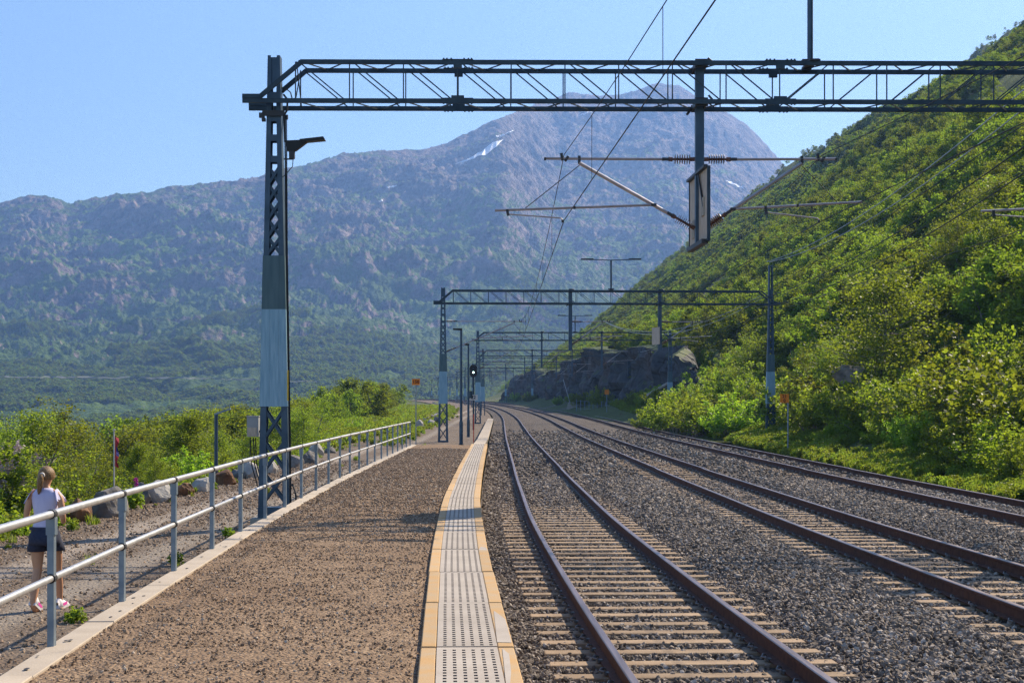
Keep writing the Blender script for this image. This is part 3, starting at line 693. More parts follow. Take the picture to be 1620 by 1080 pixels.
def gpost(root, x, zbot, zp_top, lev, w=.16):
    p = bpy.data.objects.new('hanging_post', None); COL.objects.link(p); p.parent = root; p.location = (x, 0, 0)
    b = MB(); b.box(-w/2, w/2, -w/2, w/2, zbot, zp_top); b.build('post', M['steel'], p)
    b = MB()
    for z in (ZB, ZT):
        for y in (-.30, .30): b.box(-.12, .12, y - .02, y + .02, z - .07, z + .09) if y < 0 else b.box(-.12, .12, y - .02, y + .02, z - .07, z + .06)
        b.box(-.11, -.085, -.36, .36, z - .05, z + .05); b.box(.085, .11, -.36, .36, z - .05, z + .05)
    b.bar((.12, -.3, ZT + .1), (.2, -.34, ZT + .02), .05); b.bar((-.2, .3, ZB - .12), (-.1, .3, ZB + .02), .05); b.bar((.13, -.32, ZB + .13), (.28, -.36, ZB - .06), .04)
    b.build('clamp', M['fitting'], p)
    return p
groups = 'gantries carrying the overhead wires over the tracks'
def gantry(D, xl, xr, posts, lev, label, dz=0, rot=.0, zbl=None, zbr=None, first=None, flip=None, top_r=8.65, pitch=1.007):
    r = thing('wire_gantry', label, 'gantry', (xl, D, dz), rot, groups)
    W = (xr - xl) / math.cos(rot)
    mast(r, 0, (zbl if zbl is not None else -.06), 7.55, 8.65, lev)
    mast(r, W, (zbr if zbr is not None else -.26), 7.55, top_r, lev, anchor=lev < 3)
    bm, xs_ = beam(r, -.55, W + .5, ZB, ZT, lev, first=first, flip=flip, pitch=pitch)
    return r, bm, W
g1x = -4.49
# nearest gantry
g, bm, W = gantry(28.72, g1x, 14.3, None, 0, 'nearest steel gantry, its lattice mast clad in blue-grey plates beside the railing', rot=.012, top_r=11.6, flip=9.45, first=.44, pitch=1.0075)
splice(bm, 3.47); splice(bm, 9.52 )
for x in (3.56, 11.9):
    p = gpost(g, x - g1x, 5.1 if x < 5 else 5.0, 8.55, 0)
    if x < 5:     # warning panel on the post, nearly edge-on, with its frame
        pn = bpy.data.objects.new('warning_panel', None); COL.objects.link(pn); pn.parent = g; pn.location = (x - g1x - .01, -.05, 0); pn.rotation_euler[2] = .035
        b = MB(); b.box(-.012, .012, -1.0, 1.0, 5.10, 6.42); b.build('panel', M['signback'], pn)
        for (y0, y1, z0, z1) in ((-1.03, -1.0, 5.08, 6.44), (1.0, 1.03, 5.08, 6.44), (-1.0, 1.0, 6.42, 6.45), (-1.0, 1.0, 5.07, 5.10)):
            b = MB(); b.box(-.03, .03, y0, y1, z0, z1); b.build('panel_frame', M['steel_dark'], pn)
        for y, z in ((-.55, 5.75), (.5, 5.45)): b = MB(); b.box(-.04, -.013, y - .13, y + .13, z - .17, z + .17); b.build('hatch', M['concrete'], pn)
        b = MB(); b.bar((-.05, -1.0, 6.45), (-.05, 1.0, 6.45), .07, .05); b.bar((-.05, -.9, 5.08), (-.05, .8, 5.08), .12, .08); b.bar((-.05, -.2, 6.4), (-.03, -.62, 5.75), .03, .04); b.build('support_bracket', M['fitting'], pn)
cantilever(g, 3.56 - g1x, .957 - g1x, True, 0); cantilever(g, 3.56 - g1x, 5.83 - g1x, False, 0)
cantilever(g, 11.9 - g1x, 10.2 - g1x, True, 0)
# brackets and cable at the mast head
b = MB(); b.box(-.21, .21, -.2, -.16, 7.50, 7.60); b.box(-.27, -.17, -.2, -.12, 7.47, 7.56); b.box(.18, .27, -.2, -.12, 7.44, 7.52); b.box(-.22, -.15, -.2, -.12, 7.40, 7.46); b.build('clamp_plate', M['fitting'], g)
b = MB(); b.tube([(.16, -.2, 7.95), (.24, -.25, 8.0), (.33, -.25, 7.93), (.36, -.22, 7.8)], .012, 6); b.tube([(.19, -.2, 7.9), (.27, -.22, 7.8), (.26, -.22, 7.6), (.2, -.2, 7.5), (.22, -.2, 7.0)], .02, 6)
for k in range(3): b.tube([(.21 + .02 * k, -.20, 7.5), (.235 + .014*k, -.19, 5), (.30 + .012 * k, -.19, 1.2), (.31 + .012 * k, -.19, .1)], .009, 5)
b.tube([(.31, -.19, .55), (.36, -.22, .58), (.43, -.3, .42), (.46, -.35, .1)], .018, 6); b.build('cable', M['wire'], g)
b = MB(); b.box(.262, .285, -.21, -.185, 2.15, 2.72); b.build('marker_strip', M['yellow'], g)
fl = thing('floodlight', 'black floodlight on a bracket near the top of the nearest mast', 'light', (g1x + .2, 28.55, 0))
b = MB(); b.box(-.0, .18, -.03, .03, 6.68, 6.70); b.box(.10, .20, -.06, .06, 6.70, 6.86); b.build('bracket', M['fitting'], fl)
b = MB(); b.hexa([(.06,-.07,6.84),(.22,-.07,6.84),(.22,.07,6.84),(.06,.07,6.84)], [(.04,-.07,7.03),(.50,-.07,7.05),(.50,.07,7.05),(.04,.07,7.03)])
b.hexa([(.35,-.11,7.00),(.78,-.11,7.04),(.78,.11,7.04),(.35,.11,7.00)], [(.30,-.11,7.05),(.75,-.11,7.10),(.75,.11,7.10),(.30,.11,7.05)]); b.build('lamp_head', M['black'], fl)
b = MB(); b.tube([(.17, 0, 6.68), (.16, 0, 6.55), (.03, 0, 6.4), (-.03, 0, 6.35)], .008, 5); b.build('cable', M['wire'], fl)
eb = thing('cable_cabinet', 'small pale grey electrical box with cables, hung at the left of the nearest mast', 'electrical box', (*P(401, 673, 29.1)[:2], 0))
z0 = P(0, 692, 29.1)[2]; b = MB(); b.box(-.11, .11, -.09, .09, z0 + .02, z0 + .40); b.box(-.12, .12, -.10, .10, z0 + .40, z0 + .42); b.build('housing', mat('cabinet_grey', (.30, .31, .33), .6, 0, (.36, .36, .36), 4), eb)
b = MB(); b.box(-.10, .08, -.096, -.091, z0 + .03, z0 + .2); b.build('label_plate', M['signback'], eb)
b = MB(); [b.tube([(q, 0, z0), (q + .02, 0, z0 - .5), (q + .08 + .05, 0, z0 - .9), (.3, 0, z0 - 1.5)], .012, 5) for q in (-.06, 0, .04)]; b.box(.10, .30, -.02, .02, z0 + .1, z0 + .14); b.build('cable', M['wire'], eb)
# gantry lamps
def beam_lamp(x, D, z0, z1, w, lab, lev=1):
    t = thing('beam_lamp', lab, 'lamp', (x, D, z0), 0, 'two-armed lamps standing on the gantries')
    h = z1 - z0; b = MB(); b.box(-.17, .17, -.14, .14, .0, .05); b.box(-.09, .09, -.4, .4, -.04, .0); b.build('base_bracket', M['fitting'], t)
    b = MB(); b.tube([(0, 0, .05), (0, 0, h)], .055, 8); b.build('pole', M['steel'], t)
    b = MB(); b.tube([(-w + .4, 0, h + .02), (0, 0, h - .02), (w - .4, 0, h + .02)], .03, 6); b.build('arm', M['steel'], t)
    for s in (-1, 1):
        b = MB(); b.hexa([(min(s*(w-.75),s*w),-.12,h),(max(s*(w-.75),s*w),-.12,h),(max(s*(w-.75),s*w),.12,h),(min(s*(w-.75),s*w),.12,h)], [(min(s*(w-.7),s*w),-.1,h+.07),(max(s*(w-.7),s*w),-.1,h+.07),(max(s*(w-.7),s*w),.1,h+.07),(min(s*(w-.7),s*w),.1,h+.07)])
        b.build('lamp_head', M['black'], t)
beam_lamp(5.66, 28.8, 8.55, 10.3, 1.7, 'lamp pole rising from the nearest gantry, its arms above the picture')
# second gantry
D2 = 86.5
g, bm, W = gantry(D2, (701 - CXP) / F * D2, 14.9, None, 1, 'second steel gantry spanning the tracks with white sign boards on one hanging post', rot=.05, zbl=-.26 + .0, zbr=-.32, top_r=10.0)
x2 = (701 - CXP) / F * D2
for x in (3.35, 8.5): gpost(g, x - x2, 5.1, 8.6, 1, .2)
cantilever(g, .1, .45 - x2, False, 1, zb=5.0); cantilever(g, 3.35 - x2, 5.5 - x2, False, 1); cantilever(g, 8.5 - x2, 10.7 - x2, False, 1)
pn = bpy.data.objects.new('sign_board', None); COL.objects.link(pn); pn.parent = g; pn.location = (8.5 - x2 - .25, -.2, 0); pn.rotation_euler[2] = .25
b = MB(); b.hexa([(-.02,-.55,5.42),(.02,-.55,5.42),(.02,.55,5.42),(-.02,.55,5.42)], [(-.02,-.55,6.4),(.02,-.55,6.4),(.02,.55,6.4),(-.02,.55,6.4)]); b.build('board', M['signback'], pn)
beam_lamp(5.66, D2 + .2, 8.55, 10.25, 1.72, 'lamp pole with two flat arms on top of the second gantry')
far_g = [(141, 756, 1060, 857, 952), (192, 764, 995, 842, 905), (247, 759, 943, 830, 880), (300, 748, 890, 800, 845), (350, 736, 842, 775, 812), (405, 723, 800, 752, 778), (462, 706, 765, 730, 748), (520, 694, 735, 708, 722), (580, 683, 712, 692, 702)]
ordn = ['third', 'fourth', 'fifth', 'sixth', 'seventh', 'eighth', 'ninth', 'tenth', 'farthest']
for i, (D, pl, pr, pa, pb) in enumerate(far_g):
    xl, xr = (pl - CXP) / F * D, (pr - CXP) / F * D; dz = float(gz(D)) * (.3 if D < 200 else .85)
    g, bm, W = gantry(D, xl, xr, None, 3 if i else 2, f'{ordn[i]} gantry along the line, seen small beyond the {(["second"] + ordn)[i]} one' if i < 8 else 'farthest gantry along the line, tiny where the tracks curve away', dz=dz, pitch=1.5)
    g.location.z = dz
    for p_ in (pa, pb): gpost(g, (p_ - CXP) / F * D - xl, 5.2, 8.6, 3)
    if i < 6:
        w1 = float(tc(D)); cantilever(g, .1, w1 - xl, False, 3, zb=5.1); cantilever(g, (pa - CXP) / F * D - xl, w1 + T2 - xl + .3, False, 3); cantilever(g, (pb - CXP) / F * D - xl, (pb - CXP) / F * D - xl + 2.1, False, 3)
beam_lamp((910 - CXP) / F * 141, 141.2, 8.65, 10.15, 1.6, 'small two-armed lamp on the third gantry')

# overhead wires --------------------------------------------------------------
gy = [-28, 28.72, 86.5, 141, 192, 247, 300, 350, 405]
def wirething(name, label, off, droppers=True):
    t = thing(name, label, 'overhead wire', group='overhead wires above the tracks')
    ct = []; ms = []; dr = MB()
    for k in range(len(gy) - 1):
        ya, yb = gy[k], gy[k+1]; n = 12 if k < 3 else 5
        def cx(y, kk): st = (-.11 if kk % 2 == 1 else .14) ; return float(tc(y)) + off + st
        xa, xb = cx(ya, k), cx(yb, k + 1)
        if off == T2: xa += .35 if k == 1 else 0; xb += .35 if k == 0 else 0
        for j in range(n + (1 if k == len(gy) - 2 else 0)):
            f = j / n; y = ya + (yb - ya) * f; g0 = float(gz(y)) * (.3 if y < 200 else .85); x = xa + (xb - xa) * f
            ct.append((x, y, 5.56 + g0)); ms.append((x, y, 6.80 + g0 - 2.9 * f * (1 - f)))
        if droppers and k < 4:
            for j in range(7):
                f = (j + .9) / 7.6; y = ya + (yb - ya) * f; x = xa + (xb - xa) * f; g0 = float(gz(y)) * .3
                b = MB(); b.tube([(x, y, 6.80 + g0 - 2.9 * f * (1 - f)), (x, y, 5.56 + g0)], .0045, 5); b.build('dropper', M['wire'], t)
    b = MB(); b.tube(ct, .0085, 6); b.build('contact_wire', M['wire'], t, smooth=True); b = MB(); b.tube(ms, .007, 6); b.build('catenary_wire', M['wire'], t, smooth=True)
wirething('overhead_line', 'pair of overhead wires above the nearest track, the upper one sagging', 0)
wirething('overhead_line', 'pair of overhead wires above the middle track', T2)
wirething('overhead_line', 'pair of overhead wires above the farthest track by the hillside', T3)
def feeder(name, label, a, b_, sag, r, mt_, n=26):
    m = MB(); A = Vector(a); B = Vector(b_); pts = []
    for i in range(n + 1): f = i / n; p = A.lerp(B, f); p.z -= 4 * sag * f * (1 - f); pts.append(p)
    m.tube(pts, r, 5); o = m.build(name, mt_, None, smooth=True, label=label, category='cable', group='feeder cables along the right-hand masts'); return o
feeder('feeder_cable', 'upper pale feeder cable sagging to the top of the right mast of the second gantry', (14.2, 30, 12.0), (14.75, 88, 10.25), 1.15, .019, M['wire_bright'])
feeder('feeder_cable', 'lower pale feeder cable sagging beside its twin to the second gantry\'s right mast', (14.5, 30, 11.7), (14.95, 88, 10.25), 1.25, .019, M['wire_bright'])
feeder('feeder_cable', 'dark cable slanting across the right hillside below the beam', (12.6, 29, 9.1), (13.6, 88, 7.95), .9, .018, M['wire'])
feeder('feeder_cable', 'second dark cable slanting lower across the right hillside', (13.3, 29, 9.0), (14.2, 88, 7.6), 1.0, .018, M['wire'])
feeder('feeder_cable', 'dark cable high across the hillside behind the nearest beam', (16, 40, 11.2), (15.2, 141, 8.9), 1.0, .018, M['wire'])
for i in range(2): feeder('feeder_cable', ['pale jumper cable curving under the second gantry toward the right mast', 'lower pale jumper cable under the second gantry'][i], (14.6, 88.2, 8.4 - .2 * i), (8.6, 141, 9.6), 1.5 + .15 * i, .014, M['wire_bright'])
feeder('feeder_cable', 'pale cable from the third gantry\'s right mast toward the next one', (14.8, 141, 9.0), (14.9, 192, 9.0), 1.2, .016, M['wire_bright'])

# ================================================================ railing
rl = thing('railing', 'galvanised two-bar tube railing along the left edge of the gravel platform', 'railing')
postb = MB(); postb.box(-.024, .024, -.03, .03, -.25, .93); postb.box(-.033, .033, -.033, .033, .80, .925); postm = postb.mesh('post', M['galv_post'])
cb = MB(); cb.tube([(0, -.035, 0), (0, .035, 0)], .036, 12); cbm = cb.mesh('collar', M['fitting']); pts1 = []; pts2 = []
for k in range(-4, 22):
    y = 11.0 + 2.42 * k; 
    if y > 63.2: break
    x = float(curbX(y)) + .012; o = link('post', postm, rl, loc=(x, y, .36))
    for z in (.95, .485): c_ = link('collar', cbm, o, loc=(.0, 0, z)); c_.rotation_euler[2] = .05
    pts1.append((x, y, .36 + .95)); pts2.append((x, y, .36 + .485))
b = MB(); b.tube(pts1, .0285, 14); b.build('top_bar', M['galv'], rl, smooth=True); b = MB(); b.tube(pts2, .0255, 14); b.build('middle_bar', M['galv'], rl, smooth=True)

# ================================================================ signs, lamps, signal
def text_mesh(s, size, mt_, ext=.004):
    c = bpy.data.curves.new('lettering', 'FONT'); c.body = s; c.size = size; c.align_x = 'CENTER'; c.align_y = 'CENTER'; c.extrude = ext; c.offset = size * .03
    o = bpy.data.objects.new('lettering', c); COL.objects.link(o); dg = bpy.context.evaluated_depsgraph_get(); me = bpy.data.meshes.new_from_object(o.evaluated_get(dg)); bpy.data.objects.remove(o)
    me.materials.clear(); me.materials.append(mt_); return me
def sign(name, label, x, y, zb, zs, w, h, face, lines, pr=.03, cat='sign', polex=0, lm=None, fold=0):
    t = thing(name, label, cat, (x, y, zb)); b = MB(); b.tube([(polex, .06, -.1), (polex, .06, zs + h * .45 - zb)], pr, 8); b.build('pole', M['galv_post'], t)
    b = MB(); b.box(-w/2, w/2, -.012, .012, zs - zb - h/2, zs - zb + h/2); f_ = b.build('sign_face', face, t)
    b = MB(); 
    for q in (-.25, .25): b.box(polex - .06, polex + .06, .013, .10, zs - zb + q * h - .02, zs - zb + q * h + .02)
    b.build('bracket', M['fitting'], t)
    for (s, dz, sz) in lines:
        o = link('lettering', text_mesh(s, sz, lm or M['lettering']), t, loc=(0, -.0165, zs - zb + dz)); o.rotation_euler[0] = math.pi / 2
x, y, _ = P(658, 604, 64); sign('speed_sign', 'orange sign reading 150 on a thin pole at the end of the railing', x, y, -.25, P(0, 604, 64)[2], .33, .26, M['orange'], [('150', 0, .19)], .022)
x, y, _ = P(1241, 630, 68); sign('kilometre_sign', 'orange square sign reading 21 over 0 on a pole beside the right mast', x, y, -.2, P(0, 630, 68)[2], .40, .40, M['orange'], [('21', .09, .20), ('0', -.10, .20)], .035, polex=.17)
def street_lamp(label, px, pyb, pyt, D, arm, grp, zg=None):
    x = (px - CXP) / F * D; z0 = zg if zg is not None else P(0, pyb, D)[2]; zt_ = P(0, pyt, D)[2]
    t = thing('platform_lamp', label, 'lamp post', (x, D, z0), 0, grp); h = zt_ - z0
    b = MB(); b.tube([(0, 0, 0), (0, 0, 1.2), (0, 0, 1.21), (0, 0, h)], [.10, .10, .075, .06], 10); b.build('pole', M['steel'], t)
    b = MB(); b.box(-.13, .13, -.13, .13, -.3, .03); b.build('foot', M['fitting'], t)
    b = MB(); b.hexa([(-arm,-.11,h-.02),(.06,-.06,h-.06),(.06,.06,h-.06),(-arm,.11,h-.02)], [(-arm,-.11,h+.05),(.06,-.06,h+.06),(.06,.06,h+.06),(-arm,.11,h+.05)]); b.build('lamp_head', M['black'], t); return t
street_lamp('tall lamp post standing right of the second gantry\'s left mast', 729.5, 703, 521, 79, .42, 'lamp posts on the platform')
street_lamp('shorter looking lamp post beside the railway signal', 741, 693, 545, 97, .3, 'lamp posts on the platform')
x, y, _ = P(342, 700, 44); t = thing('path_lamp', 'slender lamp post with upturned arm among the trees left of the nearest mast', 'lamp post', (x, y, -2.2))
h = P(0, 655, 44)[2] + 2.2; b = MB(); b.tube([(0,0,0),(0,0,h)], .055, 8); b.build('pole', M['steel'], t); b = MB(); b.bar((-.04, 0, h), (.42, 0, h + .16), .10, .05); b.build('lamp_head', M['galv_post'], t)
# signal
Ds = 117; x, y, _ = P(749, 640, Ds); zb = -.35; t = thing('railway_signal', 'railway signal with black oval head showing a bright light, beside the track', 'railway signal', (x, y, zb))
b = MB(); b.tube([(0,0,0),(0,0,P(0,596,Ds)[2] - zb)], .07, 8); b.box(-.3,.3,-.3,.3,-.2,.25); b.build('post', M['steel_dark'], t)
zc = P(0, 586.5, Ds)[2] - zb; pts = []
b = MB(); ring = [(.29 * math.cos(a) , .29 * math.sin(a) + (.20 if math.sin(a) >= 0 else -.20)) for a in np.linspace(0, 2*math.pi, 25)[:-1]]
for yy in (-.22, -.12):
    for (a_, c_) in ring: b.v.append((a_, yy, zc + c_))
n = 24; b.f.append(tuple(range(n))); b.f.append(tuple(range(n, 2*n))[::-1]); b.m += [0, 0]
for k in range(n): b.f.append((k, k + n, (k+1) % n + n, (k+1) % n)); b.m.append(0)
b.build('signal_head', M['black'], t)
b = MB(); b.tube([(0, -.235, zc - .12), (0, -.225, zc - .12)], .075, 16); b.build('lit_lamp', M['emit'], t)
b = MB(); b.tube([(0, -.29, zc + .16), (0, -.225, zc + .16)], .07, 14); b.tube([(-.2,-.1,zc-1.55),(-.2,-.1,zc-2.1)], .12, 8); b.build('lamp_hood', M['steel_dark'], t)
zp = P(0, 628.5, Ds)[2] - zb; b = MB(); b.box(-.32, .33, -.10, -.08, zp - .21, zp + .21); b.build('number_plate', M['white'], t)
o = link('lettering', text_mesh('22', .36, M['black']), t, loc=(0, -.106, zp)); o.rotation_euler[0] = math.pi/2
b = MB(); b.tube([P(749.3, 700, 66), P(749.3, 655, 66)], .022, 6); b.build('marker_pole', M['red'], None, label='thin red marker pole at the end of the tactile slabs', category='marker pole')
# fence, box and blocks at the foot of the rock cutting
x, y, _ = P(960, 650, 175); sign('warning_board', 'small orange board on a leaning pole in front of the dark rock cutting', x, y, .2, P(0, 620, 175)[2], .5, .55, M['orange'], [], .05)
fc = thing('mesh_fence', 'thin grey post fence at the foot of the dark rock cutting', 'fence')
for i in range(26):
    px = 912 + i * 6.6; D = 205 - 1.9 * i; a = P(px, 650, D); b = MB(); zt_ = .3 + float(gz(D)) * .6; b.box(a[0] - .05, a[0] + .05, D - .05, D + .05, zt_ - .6, zt_ + 1.6 + random.uniform(-.2, .3)); b.build('fence_post', M['galv_post'], fc)
b = MB(); 
for z in (.5, 1.0, 1.5): b.tube([(P(912 + i * 6.6, 0, 205 - 1.9 * i)[0], 205 - 1.9 * i, z + .3 + float(gz(205 - 1.9 * i)) * .6) for i in range(26)], .012, 4)
b.build('fence_wire', M['galv_post'], fc)
x, y, _ = P(904, 645, 222); b = MB(); 
for k in range(5): b.box(-.75 + .07 * k, .75 - .07 * k, -.6, .6, .28 * k, .28 * k + .25)
o = b.build('counterweight', M['concrete'], None, label='stack of grey concrete slabs anchoring a guy wire by the far track', category='concrete stack'); o.location = (x, y, P(0, 651, 222)[2])
b = MB(); b.tube([(x, y, P(0,645,222)[2]), P(891, 600, 228)], .03, 5); b.build('guy_wire', M['wire_bright'], None, label='taut guy wire from the concrete stack up to a far mast', category='cable')
x, y, _ = P(986, 655, 160); b = MB(); random.seed(3)
for k in range(16): b.bar((random.uniform(-1.1, .4), random.uniform(-.5, .5), .1 + .05 * (k % 6)), (random.uniform(.3, 1.3), random.uniform(-.5, .5), .1 + .05 * (k % 6)), .16, .12)
b.box(-1.0, 1.1, -.4, .4, .0, .1); o = b.build('scrap_pile', mat('rusty_scrap', (.22, .08, .03), .85, 0, (.10, .05, .03), 6), None, label='low pile of rusty steel scrap beside the far track', category='scrap pile'); o.location = (x, y, P(0, 661, 160)[2])
# small concrete shelter against the rock
x, y, _ = P(1043, 640, 150); t = thing('concrete_portal', 'small grey concrete portal with a slanting roof slab against the rock', 'shelter', (x, y, 0))
b = MB(); b.hexa([(-1.0,-.5,-.4),(-.72,-.5,-.4),(-.72,.8,-.4),(-1.0,.8,-.4)], [(-1.0,-.5,2.7),(-.72,-.5,2.9),(-.72,.8,2.9),(-1.0,.8,2.7)]); b.box(.5,.8,-.5,.8,-.4,3.6); b.build('wall', M['concrete'], t)
b = MB(); b.hexa([(-1.2,-.8,2.75),(1.6,-.8,4.3),(1.6,1.4,4.3),(-1.2,1.4,2.75)], [(-1.2,-.8,2.95),(1.6,-.8,4.5),(1.6,1.4,4.5),(-1.2,1.4,2.95)]); b.build('roof', M['concrete'], t)
# flagpole
x, y, _ = P(180.5, 700, 33.5); t = thing('flagpole', 'thin white flagpole with a limp furled red flag behind the boulders', 'flagpole', (x, y, -1.2))
h = P(0, 681, 33.5)[2] + 1.2; b = MB(); b.tube([(0,0,0),(0,0,h)], [.022, .015], 8); b.tube([(0,0,h),(0,0,h+.04)], .028, 8); b.build('pole', M['white'], t)
b = MB(); n = 14
for k in range(n):
    z = h - .12 - .66 * k / (n - 1); w_ = .055 + .012 * math.sin(k * 1.1)
    b.v += [(.02, 0, z), (.02 + w_ * .6, -.03 - .02 * math.sin(k), z - .02), (.02 + w_ * 1.3, .03 * math.cos(k * .9), z - .05)]
for k in range(n - 1):
    for q in (0, 1): b.f.append((3*k+q, 3*k+q+1, 3*k+q+4, 3*k+q+3)); b.m.append(1 if (q and 3 < k < 8) else 0)
b.build('flag', [mat('flag_red', (.38, .03, .05), .8), mat('flag_blue', (.05, .05, .25), .8)], t)

# ================================================================ boulders
def rock_mesh(w, d, h, seed, mt_, sub=4):
    import bmesh
    bm_ = bmesh.new(); bmesh.ops.create_icosphere(bm_, subdivisions=sub, radius=1); r = np.random.default_rng(seed)
    pl = []
    for _ in range(15):
        v = r.normal(size=3); v /= np.linalg.norm(v); pl.append((v, r.uniform(.62, .90)))
    for v in bm_.verts:
        p = np.array(v.co)
        for nrm, q in pl:
            dd = p @ nrm
            if dd > q: p = p - nrm * (dd - q) * .93
        f = 1 + .10 * (vnoise(p[0]*3+seed, p[1]*3+p[2]*2, seed) - .5) + .05 * (vnoise(p[0]*9, p[1]*9+p[2]*7, seed+1) - .5); p = p * f
        v.co = (p[0] * w / 1.6, p[1] * d / 1.6, p[2] * h / 1.6)
    me = bpy.data.meshes.new('boulder'); bm_.to_mesh(me); bm_.free(); me.materials.append(mt_); return me
bl = [(121, 825, 46, 36, 'rock_brown', 'rusty brown cracked boulder just right of the walking woman'), (163, 818, 62, 50, 'rock', 'large dark boulder with a pale right corner beside the brown one'),
      (219, 797, 32, 32, 'rock', 'low pinkish grey boulder behind the magenta flower'), (251, 795, 42, 34, 'rock_pale', 'pale angular boulder between the second and third visible railing posts'),
      (291, 785, 28, 24, 'rock_brown', 'small brown boulder seen under the top bar'), (317, 778, 36, 24, 'rock_pale', 'pale grey angular boulder left of the brown wedge-shaped one'), (353, 767, 36, 27, 'rock_brown', 'brown wedge-shaped boulder left of the nearest mast'),
      (378, 757, 26, 16, 'rock', 'low grey stone left of the mast foot'), (395, 757, 30, 28, 'rock_pale', 'upright pale boulder close behind the nearest mast'), (430, 750, 24, 22, 'rock_pale', 'pale boulder seen through the mast lattice'),
      (465, 740, 28, 22, 'rock', 'dark boulder right of the nearest mast'), (487, 734, 34, 20, 'rock', 'dark flat-topped boulder right of the mast'), (499, 722, 20, 22, 'rock_pale', 'pale split boulder at the top of the bank'), (522, 718, 18, 12, 'rock', 'small grey stone in the grass beyond the split boulder'),
      (594, 672, 14, 10, 'rock', 'grey stone lying on the green bank'), (664, 680, 12, 16, 'rock_pale', 'pale pointed stone at the path side by the orange sign'), (682, 671, 12, 9, 'rock_pale', 'pale stone beside the second gantry\'s left mast'), (690, 667, 9, 9, 'rock', 'dark stone beside the second gantry mast'),
      (632, 692, 14, 8, 'rock_brown', 'low brown stone below the green bank'), (615, 688, 10, 7, 'rock', 'small grey stone below the green bank')]
for i, (px, pyb, w, h, mt_, lab) in enumerate(bl):
    D = 2.36 * F / (pyb - HY) if pyb > 700 else {672: 128, 680: 118, 671: 132, 667: 138, 692: 98, 688: 102}[pyb]
    X, Y, Z = P(px, pyb, D); s = D / F; ww, hh = w * s, h * s
    me = rock_mesh(ww * 1.0, ww * .85, hh * 1.3, 100 + i, M[mt_]); o = link('boulder', me, None, loc=(X, Y + ww * .3, Z + hh * .26), label=lab, category='boulder', group='boulders lining the left side of the gravel path'); o.rotation_euler[2] = i * 1.3
random.seed(12)
rk = [rock_mesh(1, .8, .7, 300 + k, M['rock'] if k % 2 else M['rock_pale'], 2) for k in range(4)]
for i in range(34):
    y = 150 + i * 7.5; x = float(tc(y)) - 8.6 + random.uniform(-.3, .3); s = random.uniform(.45, .9)
    o = link('kerb_rock', rk[i % 4], None, loc=(x, y, float(gz(y)) - .1), label='small pale rock in the line of stones edging the far path', category='rock', group='line of small rocks edging the far path'); o.scale = (s, s, s * .9); o.rotation_euler[2] = i
# ================================================================ person
def skin_mesh(V, E, R, sub=2, root=0):
    me = bpy.data.meshes.new('t'); me.from_pydata(V, E, []); o = bpy.data.objects.new('t', me); COL.objects.link(o)
    m = o.modifiers.new('s', 'SKIN'); m.use_smooth_shade = True; m.branch_smoothing = .3
    if not me.skin_vertices: 
        pass
    sv = me.skin_vertices[0].data
    for i, r in enumerate(R): sv[i].radius = r if isinstance(r, tuple) else (r, r); sv[i].use_root = (i == root)
    s = o.modifiers.new('d', 'SUBSURF'); s.levels = sub
    dg = bpy.context.evaluated_depsgraph_get(); dg.update(); r = bpy.data.meshes.new_from_object(o.evaluated_get(dg)); bpy.data.objects.remove(o); return r
def loft(rings, mt_, name, parent, n=24, cap=True, wob=0, wn=7):
    b = MB(); k = 0
    for (cx, cy, z, rx_, ry_) in rings:
        for j in range(n):
            a = 2 * math.pi * j / n; f = 1 + wob * math.sin(wn * a + z * 9) + wob * .6 * math.sin(3 * a + z * 31); b.v.append((cx + rx_ * f * math.cos(a), cy + ry_ * f * math.sin(a), z))
    for i in range(len(rings) - 1):
        for j in range(n): j2 = (j + 1) % n; b.f.append((i*n+j, i*n+j2, (i+1)*n+j2, (i+1)*n+j)); b.m.append(0)
    if cap: b.f.append(tuple(range(n))[::-1]); b.f.append(tuple((len(rings)-1)*n + j for j in range(n))); b.m += [0, 0]
    return b
pw = thing('person', 'woman with blonde ponytail, lilac top and dark denim shorts walking along the path', 'person', (-5.26, 17.1, -.235), -.10)
# x right, y forward, feet on z=0
V = [(0,0,.86),(0,0,.98),(0,0,1.10),(0,.0,1.24),(0,.0,1.33),(0,.005,1.40),(0,.03,1.45),(0,.045,1.52),(0,.05,1.575)]
R = [(.135,.095),(.115,.085),(.105,.08),(.13,.085),(.09,.07),(.045,.045),(.052,.055),(.076,.085),(.055,.062)]
E = [(i, i+1) for i in range(8)]
def ch(pts, rad, start):
    s = start
    for p, r in zip(pts, rad): V.append(p); R.append(r); E.append((s, len(V)-1)); s = len(V)-1
    return s
ch([(-.082,-.01,.80),(-.082,-.03,.66),(-.072,-.04,.47),(-.070,-.07,.42),(-.066,-.13,.28),(-.062,-.20,.10),(-.062,-.15,.04),(-.066,-.06,.022)], [.09,.082,.052,.052,.054,.033,.036,.030], 0)
ch([(.082,.03,.80),(.082,.10,.66),(.072,.17,.47),(.070,.18,.42),(.066,.22,.28),(.064,.26,.10),(.064,.27,.05),(.072,.38,.026)], [.09,.082,.052,.052,.054,.033,.036,.030], 0)
